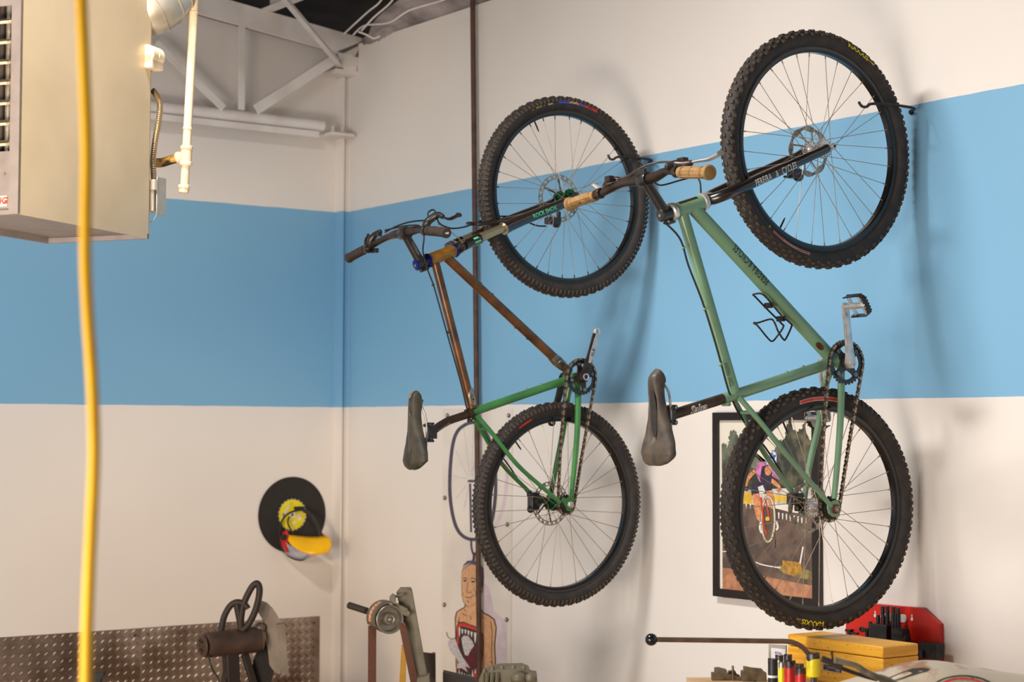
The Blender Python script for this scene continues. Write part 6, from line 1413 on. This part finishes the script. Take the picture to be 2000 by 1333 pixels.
hole_saw(1563.5, 1305, 21, 4.62, 'holered', 'holedark', 'shorter red hole saw, lowest of the group')
hole_saw(1588, 1276, 26, 4.60, 'holeyel', 'holedark', 'big yellow hole saw on a steel arbor below the lever', None, tall=.060, HB=BT)
hbp = deep(1548, 1340, 4.72); g = MB(); cor = [Vector((hbp.x, hbp.y, BT)) + RL * a + FL * b for a, b in ((-.062, -.14), (.036, -.14), (.036, .245), (-.062, .245))]
g.prism(cor, Z_ * (HB - BT)); tag(g.build('saw_holder_block', M['benchwood'], bevel=.003), 'pale wooden block under the hole saws', 'block')
# press lever with ball
lv = thing('press_lever', deep(1590, 1400, 4.9), 'long brown steel lever with black ball knob above the bench', 'lever')
g = MB(); q = lambda x, y: deep(x, y, 4.9)
e1 = Vector((q(1592, 1330).x, q(1592, 1330).y, BT))
g.tube(smooth_path([q(1280, 1250), q(1400, 1251.5), q(1500, 1253), q(1535, 1253.5), q(1550, 1256), q(1566, 1264), q(1578, 1277), q(1587, 1296), q(1591, 1320)], 8) + [e1], .0069, 20); g.build('bent_arm', M['lever'], lv)
g = MB(); g.ball(q(1272, 1250), .0168, n=32); g.build('ball_knob', M['ball'], lv)
g = MB(); g.lathe([(0, .02), (.02, .02), (.024, .012)], e1, Z_, 24); g.build('pivot_base', M['vsteel'], lv)
# old grey machine in the lower right corner
mc = thing('band_saw', (4.6, -.8, BT), 'worn grey machine casting with red oval emblem in the lower right corner', 'machine')
q = lambda x, y, Z=4.35: deep(x, y, Z)
top = [(1628, 1342), (1655, 1333), (1700, 1320), (1745, 1306), (1775, 1298), (1805, 1293.5), (1840, 1294), (1880, 1300), (1930, 1309), (1985, 1318), (2060, 1328), (2120, 1338)]
tops = smooth_path([Vector((x, y, 0)) for x, y in top], 4); n = len(tops); vs = []; fs = []
prof = [(0.0, .10, 0), (0, .04, 0), (.004, .012, 0), (.014, .0, 0), (.07, .0, 0)]
J = 12
for p in tops:
    for j in range(J):
        t = j / (J - 1)
        if t < .5: a = t / .5 * PI / 2; dZ = .085 * (1 - math.sin(a)) ** 1.0; dy = .085 * (math.cos(a)) ; c = q(p.x, p.y, 4.42); vs.append(c - FL * (.085 * math.cos(a)) - Z_ * (.055 * (1 - math.sin(a))))
        else: s_ = (t - .5) / .5; vs.append(q(p.x, p.y, 4.42) + FL * (.16 * s_) - Z_ * (.10 * s_ ** 3))
    b0 = vs[-J]; vs.append(Vector((b0.x, b0.y, BT)))
    b1 = vs[-2]; vs.append(Vector((b1.x, b1.y, BT)))
K = J + 2
for i in range(n - 1):
    for j in range(J - 1): fs.append((i * K + j, i * K + j + 1, (i + 1) * K + j + 1, (i + 1) * K + j))
    fs.append((i * K, (i + 1) * K, (i + 1) * K + J, i * K + J)); fs.append((i * K + J - 1, i * K + J + 1, (i + 1) * K + J + 1, (i + 1) * K + J - 1))
fs.append((J,) + tuple(range(J)) + (J + 1,)); fs.append(((n - 1) * K + J,) + tuple((n - 1) * K + j for j in range(J)) + ((n - 1) * K + J + 1,))
g = MB(); g.add(vs, fs); g.build('casting', M['oldgrey'], mc, sharp=50)
# oval emblem on the casting's front shoulder
def fr_(x, y):
    best = min(tops, key=lambda p: abs(p.x - x)); return best
def surf(px, py, lift_=.001):
    b = fr_(px, py); dyp = (py - b.y) / F * 4.4                 # drop below the top edge in metres
    a = math.acos(max(0, min(1, 0))) if dyp <= 0 else None
    k = min(.0549, max(0, dyp * .92)); s_ = 1 - k / .055; cosv = math.sqrt(max(0, 1 - s_ * s_))
    c = q(px, b.y, 4.42); p = c - FL * (.085 * cosv) - Z_ * k
    return p - FL * lift_ + Z_ * lift_ * .5
g = MB()
for R0, R1, mm in ((1.0, .93, 1), (.84, .74, 2)):
    vs = []; m2 = 40
    for i in range(m2 + 1):
        a = PI + PI * i / m2
        for rr in (R0, R1): vs.append(surf(1866 + 66 * rr * math.cos(a), 1345 + 31 * rr * math.sin(a), .0015))
    g.add(vs, [(2 * i, 2 * i + 1, 2 * i + 3, 2 * i + 2) for i in range(m2)], mm)
for i in range(5):
    x = 1846 + i * 10; g.add([surf(x, 1332, .0015), surf(x + 5, 1332, .0015), surf(x + 5, 1338, .0015), surf(x, 1338, .0015)], [(0, 1, 2, 3)], 2)
g.build('oval_emblem', [M['oldgrey'], M['matte'], M['redp']], mc)
g = MB(); vs = [surf(x, y, .0012) for x, y in ((1700, 1333), (1712, 1326), (1745, 1313), (1775, 1303), (1795, 1301), (1807, 1303), (1800, 1307), (1775, 1313), (1740, 1323), (1715, 1331))]
g.add(vs, [tuple(range(len(vs)))]); o = g.build('belt_slot', M['castdark'], mc); o['label'] = 'dark slot in the casting'
g = MB(); q2 = lambda x, y, Z=4.25: deep(x, y, Z)
g.tube(smooth_path([q2(1634, 1291), q2(1650, 1295), q2(1672, 1301), q2(1690, 1313), q2(1710, 1322), q2(1734, 1330, 4.30), q2(1760, 1345, 4.32)], 6), [.0068] * 14 + [.0075] * 12 + [.0085] * 11, 14); g.tube([q2(1634, 1291), q2(1630, 1290)], .0078, 16); g.build('control_rod', M['olive'], mc)
g = MB(); g.tube([q2(1605, 1287, 4.28), q2(1628, 1297, 4.28), q2(1645, 1301, 4.28)], .0078, 16); g.tube(smooth_path([q2(1625, 1299, 4.28), q2(1660, 1312, 4.3), q2(1690, 1322, 4.33), q2(1712, 1328, 4.35)], 5), .005, 12); g.tube([q2(1624, 1275, 4.27), q2(1626, 1292, 4.28)], .0018, 8); g.ball(q2(1624, 1275, 4.27), .0032); g.build('feed_screw', M['castdark'], mc)
# dark clamp at the lower left edge
g = MB(); q = lambda x, y, Z=5.9: deep(x, y, Z)
g.prism([q(x, y) for x, y in ((176, 1318), (202, 1315), (202, 1321), (196, 1329), (197, 1700), (184, 1700), (186, 1325), (176, 1323))], FWD * .03)
tag(g.build('clamp_stand', M['matte'], bevel=.002), 'top of a small black clamp stand at the lower left edge beside the hose', 'clamp stand')
